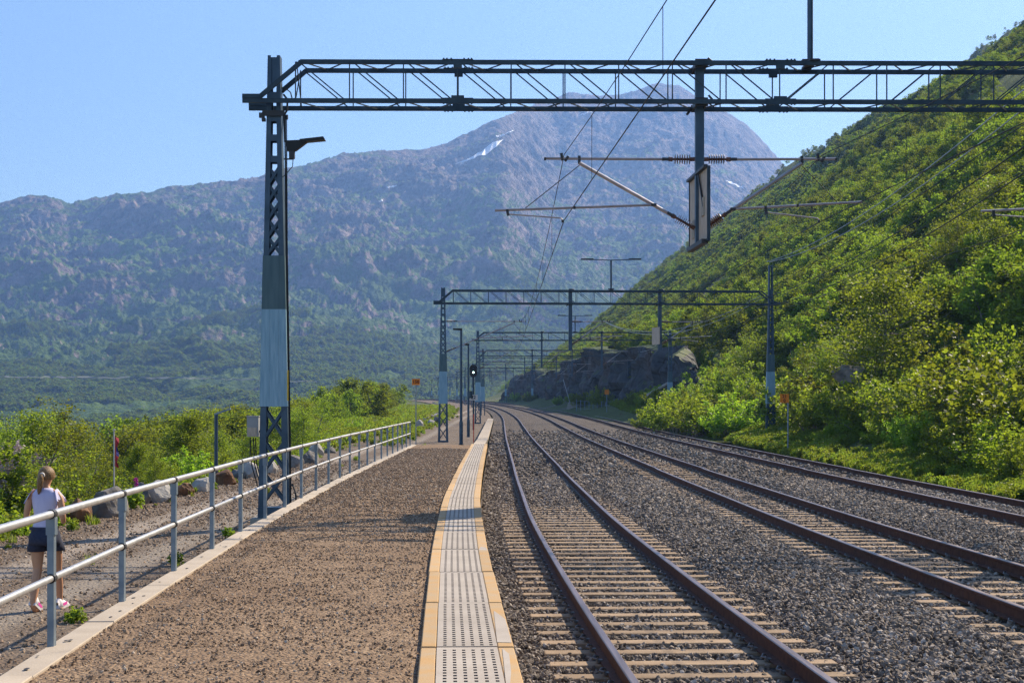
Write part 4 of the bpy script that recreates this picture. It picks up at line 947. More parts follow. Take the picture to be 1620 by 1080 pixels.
for s in (-1, 1):
    e = ch([(s*.10,0,1.335),(s*.165,0,1.30),(s*.20,-.02,1.17),(s*.215,-.02,1.05),(s*.17,.10,1.0),(s*.105,.22,1.03)], [.052,.046,.040,.034,.030,.021], 4)
    e = ch([(s*.085,.26,1.045)], [(.034,.018)], e)
    for k, (dx, L) in enumerate(((-.028,.05),(-.010,.056),(.010,.053),(.028,.042))):
        ch([(s*.075+dx, .30, 1.05), (s*.072+dx, .30+L*.5, 1.065), (s*.070+dx, .30+L*.7, 1.085)], [.010,.009,.008], e)
    ch([(s*.055,.27,1.065),(s*.045,.30,1.08)], [.011,.009], e)
body = skin_mesh(V, E, R)
body.materials.clear(); body.materials.append(M['skin']); body.polygons.foreach_set('use_smooth', [True]*len(body.polygons))
bo = link('body', body, pw)
hd = MB()
for s in (-1, 1):
    hd.v, hd.f, hd.m = hd.v, hd.f, hd.m
    hd.tube([(s*.074,.045,1.49),(s*.084,.04,1.51),(s*.080,.04,1.53)], [.006,.014,.008], 8)
    hd.tube([(s*.03,.128,1.525),(s*.03,.134,1.525)], [.010,.008], 8)
hd.tube([(0,.12,1.53),(0,.146,1.495),(0,.13,1.49)], [.008,.014,.009], 8); hd.tube([(-.022,.128,1.462),(0,.136,1.462),(.022,.128,1.462)], [.004,.008,.004], 6)
hd.build('face_detail', M['skin'], pw, smooth=True)
# hair: cap plus ponytail
b = MB(); n = 28
for i, th in enumerate(np.linspace(.02, 1.95, 16)):
    for j in range(n):
        a = 2 * math.pi * j / n; fr = max(0, math.sin(a)); t_ = min(th, 1.95 - .85 * fr)
        f = 1 + .02 * math.sin(a * 11 + th * 2) 
        b.v.append((.093 * f * math.sin(t_) * math.cos(a), .032 + .108 * f * math.sin(t_) * math.sin(a), 1.525 + .112 * math.cos(t_)))
for i in range(15):
    for j in range(n): j2 = (j+1) % n; b.f.append((i*n+j, i*n+j2, (i+1)*n+j2, (i+1)*n+j)); b.m.append(0)
b.tube([(-.0,-.055,1.545),(-.005,-.098,1.535),(-.01,-.115,1.49),(-.016,-.108,1.43),(-.03,-.10,1.36),(-.04,-.098,1.325)], [.022,.027,.036,.034,.022,.006], 12)
b.build('hair', M['hair'], pw, smooth=True)
b = MB(); b.tube([(0,-.078,1.54),(-.003,-.098,1.535)], .031, 12); b.build('hair_tie', M['white'], pw, smooth=True)
b = loft([(0,0,.915,.148,.108),(0,0,.97,.137,.102),(0,0,1.04,.126,.096),(0,0,1.12,.130,.098),(0,0,1.20,.146,.103),(0,0,1.28,.160,.102),(0,.0,1.33,.150,.092),(0,.0,1.365,.115,.074),(0,.0,1.392,.070,.060),(0,.0,1.388,.058,.052)], M['shirt'], 'shirt', pw, 36, wob=.012)
for s in (-1, 1):
    m0 = len(b.v); nn = 30
    for k in range(5):          # ruffled sleeve: a fan standing out from the shoulder, hem frilled
        for j in range(nn):
            a = -1.5 + 3.0 * j / (nn - 1) ; r = .055 + .016 * k; o_ = .012 * k
            b.v.append((s * (.135 + .013 * k + .010 * k / 4 * math.sin(12 * a)), r * 1.15 * math.sin(a), 1.345 - .032 * k + (.036 + .006 * k) * math.cos(a) - .012 * k / 4 * math.cos(14 * a)))
    for k in range(4):
        for j in range(nn - 1): b.f.append((m0+k*nn+j, m0+k*nn+j+1, m0+(k+1)*nn+j+1, m0+(k+1)*nn+j)); b.m.append(0)
b.build('shirt', M['shirt'], pw, smooth=True)
b = loft([(0,-.02,.755,.175,.155),(0,-.018,.81,.176,.165),(0,-.012,.86,.172,.155),(0,0,.91,.155,.122),(0,0,.955,.142,.108)], M['denim'], 'shorts', pw, 28, wob=.008)
for s, y0, y1 in ((-1, -.012, -.032), (1, .025, .09)):
    k0 = len(b.v); q = loft([(s*.086,y1*.95,.68,.105,.112),(s*.084,y1*.7,.74,.100,.120),(s*.082,y0*.9,.80,.093,.125),(s*.075,0,.86,.078,.11)], M['denim'], '', None, 20, wob=.012)
    b.v += q.v; b.f += [tuple(i + k0 for i in f) for f in q.f]; b.m += q.m
b.build('shorts', M['denim'], pw, smooth=True)
b = MB(); 
for s in (-1, 1): b.box(s*.085-.045, s*.085+.045, -.131 if s<0 else -.128, -.122, .80, .88)
b.box(-.142,.142,-.112,-.104,.925,.955); b.build('pocket', mat('denim_seam', (.045,.05,.085), .9), pw)
for s, y, hz, tilt in ((-1, -.115, .035, -.55), (1, .315, .0, .05)):
    sh = bpy.data.objects.new('shoe', None); COL.objects.link(sh); sh.parent = pw; sh.location = (s*.064, y, hz); sh.rotation_euler[0] = tilt; sh.scale = (1.1, 1.08, 1.15)
    b = MB(); rr = [(-.122,.018,.060),(-.105,.038,.095),(-.06,.042,.100),(0,.040,.075),(.05,.045,.048),(.09,.042,.036),(.12,.02,.022)]; nn = 12
    for (yy, wx, hh) in rr:
        for j in range(nn): a = 2*math.pi*j/nn; b.v.append((wx*math.cos(a), yy, .022 + (hh - .006) * max(0, math.sin(a)) + .006 * min(0, math.sin(a))))
    for i in range(len(rr)-1):
        for j in range(nn): j2=(j+1)%nn; b.f.append((i*nn+j,i*nn+j2,(i+1)*nn+j2,(i+1)*nn+j)); b.m.append(0)
    b.f.append(tuple(range(nn))); b.f.append(tuple((len(rr)-1)*nn+j for j in range(nn))); b.m += [0,0]; b.build('upper', M['shoe'], sh, smooth=True)
    b = MB(); b.hexa([(-.036,-.115,0),(.036,-.115,0),(.044,.10,.004),(-.044,.10,.004)], [(-.038,-.118,.022),(.038,-.118,.022),(.046,.11,.022),(-.046,.11,.022)]); b.build('sole', M['shoe'], sh)
    b = MB(); b.box(-.041,-.034,-.06,.05,.03,.058); b.box(.034,.041,-.06,.05,.03,.058); b.box(-.016,.016,-.119,-.112,.03,.07); b.build('stripe', M['pink'], sh)



# ================================================================ vegetation
def leaf_cloud(centers, rad, nper, size, seed, flat=.75):
    r = np.random.default_rng(seed); c = np.repeat(centers, nper, 0); rr = np.repeat(rad, nper)[:, None]
    d = r.normal(size=c.shape); d /= np.linalg.norm(d, axis=1)[:, None]; d *= (r.random((len(c), 1)) ** .45) * rr; d[:, 2] *= flat
    p = c + d; n = len(p)
    a = r.normal(size=(n, 3)); a[:, 2] *= .6; a /= np.linalg.norm(a, axis=1)[:, None]; q = r.normal(size=(n, 3)); bvec = np.cross(a, q); bvec /= np.linalg.norm(bvec, axis=1)[:, None]
    s = size * r.uniform(.6, 1.35, (n, 1)); a = a * s * .62; bvec = bvec * s * .42
    V = np.stack([p - a, p + bvec - a * .1, p + a, p - bvec - a * .1], 1).reshape(-1, 3); Fq = np.arange(4 * n).reshape(-1, 4)
    return V, Fq
def birch(seed, H=6.0, nleaf=6500, ls=.12, spread=.34, ncl=74, mt_='leaf', stems=1, low=.16):
    r = np.random.default_rng(seed); tr = MB(); cents = []; rads = []
    for st in range(stems):
        bx, by = (r.uniform(-.25, .25, 2) if stems > 1 else (0, 0)); lean = r.normal(0, .05 + .06 * (stems > 1), 2)
        pts = []; 
        for k in range(8):
            t = k / 7; pts.append((bx + lean[0] * t * H + .06 * math.sin(3 * t + seed), by + lean[1] * t * H, t * H * .93 * (1 if st == 0 else .8)))
        r0 = .014 * H * (1 if st == 0 else .7); tr.tube(pts, [r0 * (1 - .88 * i / 7) for i in range(8)], 7)
        nb = int(ncl / stems)
        for k in range(nb):
            t = low + (1 - low) * (k + r.random()) / nb; a = k * 2.4 + r.random(); env = (math.sin(math.pi * min(1, max(0, (t - low * .4)) / (1.02 - low * .4)) ** .72)) ** .7
            L = H * spread * env * r.uniform(.35, 1.1) * (1 if st == 0 else .75)
            base = np.array([np.interp(t * .85, np.linspace(0, 1, 8), [p[i] for p in pts]) for i in range(3)])
            tip = base + np.array([math.cos(a) * L, math.sin(a) * L, H * .10 * r.uniform(.3, 1.6)])
            if k % 2 == 0: mid = (base + tip) / 2 + np.array([0, 0, -.02 * H]); tr.tube([tuple(base), tuple(mid), tuple(tip)], [r0 * .28, r0 * .18, r0 * .07], 4, cap=False)
            cents.append(tip); rads.append(H * r.uniform(.055, .115)); 
            if r.random() < .6: cents.append(base + (tip - base) * .55); rads.append(H * r.uniform(.05, .09))
    cents = np.array(cents); rads = np.array(rads); V, Fq = leaf_cloud(cents, rads, max(3, nleaf // len(cents)), ls, seed + 5)
    return npmesh('crown', V, Fq, M[mt_]), tr.mesh('trunk', M['bark'])
near = [birch(s, 6.0, n, .072, sp, nc, 'leaf', st) for s, n, sp, nc, st in ((1, 12500, .33, 80, 1), (2, 11500, .38, 70, 2), (3, 13500, .30, 90, 1), (4, 10500, .37, 60, 3), (5, 12000, .35, 78, 2))]
mid = [birch(20 + s, 6.0, 3800, .155, .34, 56, 'leaf_far', 1 + s % 2) for s in range(4)]
fars = [birch(40 + s, 6.0, 900, .32, .36, 30, 'leaf_far', 1) for s in range(4)]
def shrub(seed, H=1.6, n=3600, ls=.085, w=.55, mt_='leaf_b'):
    r = np.random.default_rng(seed); st = MB(); ce = []; ra = []
    for k in range(46):
        a = r.random() * 6.283; L = H * w * math.sqrt(r.random()) * 1.1; h = H * r.uniform(.35, 1.0) * (1 - .35 * (L / (H * w * 1.1)) ** 2)
        tip = (math.cos(a) * L, math.sin(a) * L, h); b0 = (math.cos(a) * L * .25, math.sin(a) * L * .25, 0); 
        st.tube([b0, ((b0[0]+tip[0])/2 * .85, (b0[1]+tip[1])/2 * .85, h * .55), tip], [.011, .008, .003], 3, cap=False)
        for f in (1, .78, .52): ce.append(np.array(b0) + (np.array(tip) - np.array(b0)) * f); ra.append(H * r.uniform(.05, .12))
    V, Fq = leaf_cloud(np.array(ce), np.array(ra), max(3, n // len(ce)), ls, seed + 3, 1.1); return npmesh('foliage', V, Fq, M[mt_]), st.mesh('stem', M['bark'])
shr = [shrub(60 + k, 1.7, 6500, .065, .62) for k in range(4)]; shr2 = [shrub(70 + k, 1.7, 6500, .065, .66, 'leaf') for k in range(3)]
TREES = []
def put(name, pair, pn, x, y, z, s, rz, label, cat, grp, sx=1):
    t = thing(name, label, cat, (x, y, z), rz, grp); t.scale = (s * sx, s * sx, s)
    link(pn[0], pair[0], t); link(pn[1], pair[1], t); return t
random.seed(31); rr_ = np.random.default_rng(31)
cntL = 0; BL = 'green birch among the trees growing on the slope below the path'
# left wood: named ones first
named = [(62, 640, 46, 'tall dense birch with twin tops at the left edge of the wood'), (158, 632, 52, 'slim birch with a bushy top standing above its neighbours left of the flagpole'), (276, 640, 55, 'tall birch with a spreading top between the flagpole and the lamp post'), (120, 700, 36, 'pale bright green birch behind the walking woman'), (250, 700, 40, 'bright green birch right of the flagpole'),
         (598, 600, 150, 'tallest round-topped birch at the right end of the left wood'), (30, 660, 42, 'dark bushy birch at the left edge'), (210, 690, 44, 'feathery birch just right of the flagpole'), (310, 660, 60, 'bushy birch behind the lamp post')]
treeL = []
for px, pt, D, lab in named:
    x, y, z = P(px, pt, D); g = float(ground_z(x, y)); treeL.append((x, y, g, 1.08 * (z - g) / 6.0, lab))
tries = 0
while len(treeL) < 175 and tries < 14000:
    tries += 1
    y = 24 * (330 / 24) ** random.random(); xl = -9.9 if y < 70 else -9.9 - (4 + .01 * y) * float(sstep(70, 130, y)); x = xl + (float(tc(y)) - float(tc(142.)) if y > 142 else 0) - abs(random.gauss(0, 1)) * (5 + .10 * y)
    if tries % 2: y = 70 * (280 / 70) ** random.random(); xl = -9.9 - (4 + .01 * y) * float(sstep(70, 130, y)) + (float(tc(y)) - float(tc(142.)) if y > 142 else 0); x = xl - random.random() ** 1.4 * (4 + .05 * y)
    px = CXP + x / y * F
    if px < -60 or px > 660 or (px < 380 and random.random() < .25): continue
    if (y < 40 and abs(px - 180) < 45) or (y < 52 and abs(px - 342) < 40): continue
    if any((x - a[0])**2 + (y - a[1])**2 < (1.35 + y * .005)**2 for a in treeL): continue
    g = float(ground_z(x, y)); 
    cap = np.interp(px, [0, 100, 160, 260, 300, 400, 480, 520, 560, 600, 640, 660], [632, 624, 638, 640, 630, 626, 614, 600, 590, 586, 602, 624])
    hmax = P(0, cap + random.uniform(0, 24), y)[2] - g
    h = min(hmax * random.uniform(.68, 1.1), 13 if y < 90 else 8)
    if h < 2.5: continue
    treeL.append((x, y, g, h / 6.0, None))
used = []
for i, (x, y, g, s, lab) in enumerate(treeL):
    pr = near[i % 5] if y < 110 else mid[i % 4]
    t = put('birch_tree', pr, ('crown', 'trunk'), x, y, g - .15, s, random.uniform(0, 6.28), lab or BL, 'tree', None if lab else 'birches on the slope left of the path', random.uniform(1.0, 1.35)); TREES.append(t)
    if not lab: t['group'] = 'birches on the slope left of the path'
# right hillside: nearest ones as individuals
pts = []
def near_ok(x, y, L, d): return all((x - a[0])**2 + (y - a[1])**2 > d * d for a in L)
treeR = []
x, y, _ = P(1392, 560, 76); treeR.append((x, y, float(ground_z(x, y)), (P(0, 400, 76)[2] - float(ground_z(x, y))) / 6, 'spreading birch with open branches standing out on the right slope, beyond the right mast'))
x, y, _ = P(1180, 520, 118); treeR.append((x, y, float(ground_z(x, y)), 1.0, 'pale round birch above the rock, left of the second gantry\'s right mast'))
tries = 0
while len(treeR) < 120 and tries < 12000:
    tries += 1
    y = 44 * (260 / 44) ** (random.random() ** .8); v = 1.5 + abs(random.gauss(0, 1)) * (6 + y * .16); x = v + 21 - .046 * y; px = CXP + x / y * F
    if px < 860 or px > 1700 or (110 < y < 470 and v < 3.8): continue
    if not near_ok(x, y, treeR, 2.0 + y * .010): continue
    treeR.append((x, y, float(ground_z(x, y)), random.uniform(.5, 1.2) * (1 if v > 8 else .7), None))
for i, (x, y, g, s, lab) in enumerate(treeR):
    pr = near[(i * 3) % 5] if y < 120 else mid[i % 4]
    t = put('birch_tree', pr, ('crown', 'trunk'), x, y, g - .2, s, random.uniform(0, 6.28), lab or 'green birch among those covering the lower right hillside', 'tree', None, random.uniform(1.0, 1.4)); TREES.append(t)
    if not lab: t['group'] = 'birches on the lower right hillside'
# shrubs by the tracks
sh = [(1020, 662, 118, 1.5, 'b'), (1045, 668, 112, 2.3, 'b'), (1072, 676, 106, 3.0, 'b'), (1100, 684, 98, 2.9, 'b'), (1128, 690, 96, 3.0, 'b'), (1155, 694, 92, 2.7, 'b'), (1140, 640, 118, 3.2, 'b'), (1175, 610, 125, 3.6, 'b'), (1120, 600, 135, 3, 'b'), (1190, 660, 106, 2.6, 'b'),
      (1300, 712, 72, .7, 'b'), (1335, 710, 72, 1.2, 'b'), (1370, 714, 70, 1.2, 'b'), (1400, 728, 63, 1.3, 'b'), (1440, 735, 60, 1.6, 'b'), (1480, 742, 56, 1.9, 'b'), (1515, 752, 52, 2.0, 'b'), (1550, 765, 48, 1.9, 'b'), (1585, 775, 46, 1.9, 'b'), (1615, 790, 43, 1.7, 'b'), (1560, 728, 56, 2.3, 'b'), (1600, 735, 52, 2.6, 'b'),
      (1120, 580, 122, 2.5, 'a'), (1150, 575, 124, 2.8, 'a'), (1180, 570, 122, 2.8, 'a'), (1098, 590, 127, 2.2, 'a'), (1135, 560, 130, 2.6, 'a'), (1125, 545, 140, 2.4, 'a'), (1150, 545, 136, 2.8, 'a'), (1100, 550, 146, 2.2, 'a'), (1165, 540, 134, 3.0, 'a'), (1178, 555, 128, 2.8, 'a'), (1385, 705, 70, 1.5, 'b'), (1420, 712, 67, 1.7, 'b'), (1460, 716, 64, 1.9, 'b'), (1350, 700, 74, 1.3, 'b'), (1500, 724, 60, 2.0, 'b'),
      (1275, 680, 84, 2.0, 'a'), (1290, 650, 78, 2.6, 'a'), (1335, 640, 76, 3.0, 'a'), (1380, 650, 70, 3.2, 'a'), (1430, 660, 66, 3.2, 'a'), (1480, 670, 62, 3.0, 'a'), (1530, 680, 58, 3.4, 'a'), (1585, 680, 54, 3.6, 'a'), (1640, 700, 50, 3.6, 'a'), (1260, 600, 88, 3, 'a'), (1310, 590, 84, 3.2, 'a'), (1450, 600, 72, 3.2, 'a'), (1520, 600, 68, 3.4, 'a'), (1600, 600, 62, 3.6, 'a'), (1250, 640, 96, 2.6, 'a'), (1204, 620, 112, 3, 'b')]
for i, (px, py, D, h, k) in enumerate(sh):
    x = (px - CXP) / F * D; z = min(float(ground_z(x, D)), P(0, py, D)[2] + .6) if k == 'b' else float(ground_z(x, D)); z = max(z, -.6)
    put('willow_shrub', (shr if k == 'b' else shr2)[i % (4 if k == 'b' else 3)], ('foliage', 'stem'), x, D, z - .05, h / 1.7, i * 1.1, 'bright green leafy shrub in the thicket beside the farthest track' if k == 'b' else 'darker green shrub on the foot of the right slope', 'shrub', 'bright shrubs beside the farthest track' if k == 'b' else 'darker shrubs at the foot of the right slope', random.uniform(.95, 1.25))
random.seed(77)
for i in range(60):
    D = random.uniform(46, 170); v = -4 + random.random() ** 1.5 * (14 if D < 105 else 5); x = v + 21 - .046 * D
    if 108 < D < 340 and v < 5 and D > 125: x = 15.3 + random.uniform(0, 1.5) - .046 * (D - 110)
    if x < 12.6 or (D < 62 and x < 13.3) or (D < 112 and x < 15.2 + max(0, D - 88) * -.05 + (1.2 if 60 < D < 90 else 0)): continue
    put('willow_shrub', (shr + shr2)[i % 7], ('foliage', 'stem'), x, D, float(ground_z(x, D)) - .1, random.uniform(.5, 1.5), i, 'low leafy shrub filling the verge between track and hillside', 'shrub', 'low shrubs filling the right verge')
for i in range(46):
    D = 22 * (200 / 22) ** random.random(); x = -9.7 - abs(random.gauss(0, 1)) * (1.2 + .01 * D) - (6 + .02 * D) * float(sstep(70, 130, D)) * random.random()
    if abs(CXP + x / D * F - 60) < 60 and D < 40: x -= .6
    s_ = random.uniform(.4, .9)
    put('willow_shrub', (shr + shr2)[i % 7], ('foliage', 'stem'), x, D, float(ground_z(x, D)) - .1, s_, i, 'low green shrub behind the boulders left of the path', 'shrub', 'low shrubs behind the boulders')
for i in range(26):
    D = random.uniform(125, 450); top = i % 2; x = 21 - .046 * D + (random.uniform(3, 4.5) if top else random.uniform(-1.6, .2)) - .03 * max(0, D - 350)
    put('willow_shrub', (shr + shr2)[i % 7], ('foliage', 'stem'), x, D, float(ground_z(x, D)) - .1, random.uniform(.8, 1.7), i, 'shrub hanging over the lip of the dark rock cutting' if top else 'shrub at the foot of the dark rock cutting', 'shrub', 'shrubs on the lip of the rock cutting' if top else 'shrubs at the foot of the rock cutting')
lil = leafmat('lilac_blossom', (.42, .33, .34), (.34, .26, .27), .2, .3)
V_, F_ = leaf_cloud(rr_.normal(0, .28, (26, 3)) + np.array([0, 0, 1.25]), np.full(26, .13), 40, .045, 9); bl_ = npmesh('blossom', V_, F_, lil)
x, y, z = P(6, 760, 31); t = put('lilac_bush', (shr2[0][0], shr2[0][1]), ('foliage', 'stem'), x, y, float(ground_z(x, y)), 1.2, 0, 'bush with pale pink blossom at the far left edge behind the boulders', 'shrub', None); link('blossom', bl_, t)

ORD = 'first second third fourth fifth sixth seventh eighth ninth tenth eleventh twelfth thirteenth fourteenth fifteenth sixteenth'.split()
def rank_labels(items, bins, tpl, rest):
    for (a, c_, where) in bins:
        L_ = sorted([t for t in items if a <= CXP + t.location.x / t.location.y * F < c_], key=lambda t: t.location.y)
        for k, t in enumerate(L_): t['label'] = tpl.format(o=ORD[k], w=where) if k < len(ORD) else rest.format(w=where)
LT = [t for t in TREES if t.get('group') == 'birches on the slope left of the path']; RT = [t for t in TREES if t.get('group') == 'birches on the lower right hillside']
lb = [(-999, 60, 'left of the woman'), (60, 180, 'between the woman and the flagpole'), (180, 270, 'just right of the flagpole'), (270, 342, 'just left of the slender lamp post'), (342, 410, 'between the lamp post and the big mast'), (410, 500, 'just right of the big mast'), (500, 570, 'above the middle of the railing'), (570, 610, 'above the far end of the railing'), (610, 999, 'beside the orange 150 sign')]
rank_labels(LT, lb, '{o} birch back from the path {w}', 'birch deep in the wood {w}')
rb = [(0, 960, 'above the far end of the rock cutting'), (960, 1040, 'above the middle of the rock cutting'), (1040, 1110, 'above the near end of the rock cutting'), (1110, 1180, 'left of the second gantry\'s right mast'), (1180, 1240, 'behind the second gantry\'s right mast'), (1240, 1310, 'behind the 21 over 0 sign'), (1310, 1400, 'left of the open-branched birch'), (1400, 1480, 'right of the open-branched birch'), (1480, 1560, 'towards the picture\'s right edge'), (1560, 1999, 'at the picture\'s right edge')]
rank_labels(RT, rb, '{o} birch up the slope from the track {w}', 'birch high on the slope {w}')
SHR = [o for o in COL.objects if o.name.startswith('willow_shrub')]
for gname, tpl in (('bright shrubs beside the farthest track', '{o} bright leafy shrub back from the track {w}'), ('darker shrubs at the foot of the right slope', '{o} darker shrub up the slope foot {w}'), ('low shrubs filling the right verge', '{o} low shrub on the verge {w}')):
    rank_labels([t for t in SHR if t.get('group') == gname], rb, tpl, 'low shrub far along the verge {w}')
rank_labels([t for t in SHR if t.get('group') == 'low shrubs behind the boulders'], lb, '{o} low green shrub behind the boulders {w}', 'low green shrub behind the boulders {w}')

# instancing ------------------------------------------------------------
def scatter(name, pts, scl, rot, idx, kind_objs=None, ico=None, mt_=None, fall=0, **kw):
    me = bpy.data.meshes.new(name); n = len(pts); me.vertices.add(n); me.vertices.foreach_set('co', np.asarray(pts, np.float32).ravel())
    a = me.attributes.new('scl', 'FLOAT_VECTOR', 'POINT'); a.data.foreach_set('vector', np.asarray(scl, np.float32).ravel())
    a = me.attributes.new('rot', 'FLOAT_VECTOR', 'POINT'); a.data.foreach_set('vector', np.asarray(rot, np.float32).ravel())
    a = me.attributes.new('idx', 'INT', 'POINT'); a.data.foreach_set('value', np.asarray(idx, np.int32))
    o = link(name, me, None, kind='stuff', **kw); ng = bpy.data.node_groups.new(name, 'GeometryNodeTree')
    ng.interface.new_socket('Geometry', in_out='INPUT', socket_type='NodeSocketGeometry'); ng.interface.new_socket('Geometry', in_out='OUTPUT', socket_type='NodeSocketGeometry')
    gi = ng.nodes.new('NodeGroupInput'); go = ng.nodes.new('NodeGroupOutput'); L = ng.links.new; ip = ng.nodes.new('GeometryNodeInstanceOnPoints')
    jg = ng.nodes.new('GeometryNodeJoinGeometry')
    if kind_objs:
        for pair in kind_objs:
            j = ng.nodes.new('GeometryNodeJoinGeometry')
            for ob in pair:
                oi = ng.nodes.new('GeometryNodeObjectInfo'); oi.inputs[0].default_value = ob; oi.transform_space = 'ORIGINAL'; L(oi.outputs['Geometry'], j.inputs[0])
            gti = ng.nodes.new('GeometryNodeGeometryToInstance'); L(j.outputs[0], gti.inputs[0]); L(gti.outputs[0], jg.inputs[0])
    else:
        for k in range(5):
            ic = ng.nodes.new('GeometryNodeMeshIcoSphere'); ic.inputs['Subdivisions'].default_value = 1; ic.inputs['Radius'].default_value = .5
            sp = ng.nodes.new('GeometryNodeSetPosition'); rv = ng.nodes.new('FunctionNodeRandomValue'); rv.data_type = 'FLOAT_VECTOR'; rv.inputs[0].default_value = (-.17,)*3; rv.inputs[1].default_value = (.17,)*3; rv.inputs['Seed'].default_value = k * 7 + 3
            L(ic.outputs[0], sp.inputs[0]); L(rv.outputs[0], sp.inputs['Offset']); sm = ng.nodes.new('GeometryNodeSetMaterial'); sm.inputs['Material'].default_value = mt_
            L(sp.outputs[0], sm.inputs[0]); ss = ng.nodes.new('GeometryNodeSetShadeSmooth'); ss.inputs['Shade Smooth'].default_value = False; L(sm.outputs[0], ss.inputs[0])
            gti = ng.nodes.new('GeometryNodeGeometryToInstance'); L(ss.outputs[0], gti.inputs[0]); L(gti.outputs[0], jg.inputs[0])
    def attr(nm, ty):
        x_ = ng.nodes.new('GeometryNodeInputNamedAttribute'); x_.data_type = ty; x_.inputs[0].default_value = nm; return [s for s in x_.outputs if s.enabled and s.name == 'Attribute'][0]
    L(gi.outputs[0], ip.inputs['Points']); L(jg.outputs[0], ip.inputs['Instance']); ip.inputs['Pick Instance'].default_value = True
    L(attr('idx', 'INT'), ip.inputs['Instance Index']); 
    L(attr('rot', 'FLOAT_VECTOR'), ip.inputs['Rotation']); L(attr('scl', 'FLOAT_VECTOR'), ip.inputs['Scale']); L(ip.outputs[0], go.inputs[0])
    md = o.modifiers.new('scatter', 'NODES'); md.node_group = ng; return o
def kids(t): return [c for c in t.children]
midT = [t for t in TREES if t.children and t.children[0].data in [m_[0] for m_ in mid]]
srcm = []; seen = set()
for t in midT:
    if t.children[0].data.name not in seen: seen.add(t.children[0].data.name); srcm.append(kids(t))
# a few real far birches (high on the right hill) are the sources for the distant wood
srcf = []
for k in range(4):
    x = 150 + 22 * k; y = 560 + 40 * k; t = put('birch_tree', fars[k], ('crown', 'trunk'), x, y, float(ground_z(x, y)) - .3, 1.0, k, 'green birch high on the right hillside', 'tree', 'birches high on the right hillside'); srcf.append(kids(t))
R_ = np.random.default_rng(5)
def field(n, ya, yb, vf, pw_=1.0):
    y = ya * (yb / ya) ** (R_.random(n) ** pw_); v = vf(y, R_.random(n)); x = v + 21 - .046 * y; return x, y, v
# right hill wood
x, y, v = field(150000, 60, 1590, lambda y, r: 3 + r ** .75 * (60 + .55 * y), .8)
px = CXP + x / y * F; dens = fbm(x * .025, y * .018, 50, 3); w = (px > 600) & (px < 1760) & (dens > .36 + .0 * y) & ~((y > 105) & (y < 475) & (v < 4))
w &= R_.random(len(x)) < np.clip((y / 420) ** 1.2, .05, 1) * (.55 + .6 * (dens > .5))
x, y, v = x[w], y[w], v[w]; z = ground_z(x, y) - .3; n = len(x); print('hill trees', n)
lo = y < 330; far_ = ~lo
for nm, mk_, src in (('birch_wood', lo, srcm), ('distant_birch_wood', far_, srcf)):
    k = int(mk_.sum()); s = (R_.uniform(.45, 1.0, k) * np.interp(y[mk_], [60, 250, 700], [1.05, .75, .52]))[:, None] * np.array([[1.2, 1.2, 1.0]]); rot = np.zeros((k, 3)); rot[:, 2] = R_.random(k) * 6.28
    scatter(nm, np.stack([x[mk_], y[mk_], z[mk_]], 1), s, rot, R_.integers(0, 4, k), kind_objs=src)
# left slope wood and valley floor
n = 6500; y = 85 * (800 / 85) ** R_.random(n); x = -12 - 6 * (y > 110) - .045 * (y - 120) * 0 - R_.random(n) ** .8 * .42 * y - 4; x = x + np.where(y > 142, tc(y) - tc(142.), 0); px = CXP + x / y * F; w = (px > -80) & (px < 700)
x, y = x[w], y[w]; z = ground_z(x, y) - .3; s0 = R_.uniform(.5, 1.0, len(x)); cap = (CZ - (np.interp(CXP + x / y * F, [0, 400, 480, 520, 600, 700], [656, 644, 628, 610, 602, 610]) - HY) * y / F - z) / 6; s0 = np.clip(np.minimum(s0, cap), .2, None); w = s0 > .25
x, y, z, s0 = x[w], y[w], z[w], s0[w]; rot = np.zeros((len(x), 3)); rot[:, 2] = R_.random(len(x)) * 6.28
scatter('left_birch_wood', np.stack([x, y, z], 1), s0[:, None] * np.array([[1.2, 1.2, 1]]), rot, R_.integers(0, 4, len(x)), kind_objs=srcm)
# birch forest on the lower mountain side
n = 190000; xp = R_.uniform(-.37, .10, n); t = R_.random(n) ** 1.15 * .50; rr = R0 + t * (ridge_r(xp) - R0); z = mount_z(xp, rr)
dn = fbm(xp * rr * .006, rr * .006, 61, 4); keep = dn > .24 + .55 * t + .10 * sstep(.2, .5, t)
xp, rr, z = xp[keep], rr[keep], z[keep]; n = len(xp); print('mountain trees', n); s = R_.uniform(.45, 1.05, n)[:, None] * np.array([[1.3, 1.3, 1.0]]); rot = np.zeros((n, 3)); rot[:, 2] = R_.random(n) * 6.28
scatter('mountain_birch_forest', np.stack([xp * rr, rr, z], 1), s, rot, R_.integers(0, 4, n), kind_objs=srcf)

# grass -------------------------------------------------------------------
def tuft(seed, n=40, h=.34, w=.16):
    r = np.random.default_rng(seed); V = []; Fq = []
    for i in range(n):
        a = r.random() * 6.28; rad = w * math.sqrt(r.random()); bx, by = math.cos(a) * rad, math.sin(a) * rad; hh = h * r.uniform(.4, 1.1); d = r.random() * 6.28; le = hh * r.uniform(.1, .55); ww = .007 + .006 * r.random()
        px_, py_ = math.cos(d + 1.57) * ww, math.sin(d + 1.57) * ww; k = len(V)
        V += [(bx - px_, by - py_, 0), (bx + px_, by + py_, 0), (bx + px_ * .8 + math.cos(d) * le * .35, by + py_ * .8 + math.sin(d) * le * .35, hh * .6), (bx - px_ * .8 + math.cos(d) * le * .35, by - py_ * .8 + math.sin(d) * le * .35, hh * .6), (bx + math.cos(d) * le, by + math.sin(d) * le, hh), (bx + math.cos(d) * le + .001, by + math.sin(d) * le, hh)]
        Fq += [(k, k+1, k+2, k+3), (k+3, k+2, k+5, k+4)]
    return npmesh('grass_tuft', V, Fq, M['grass'])
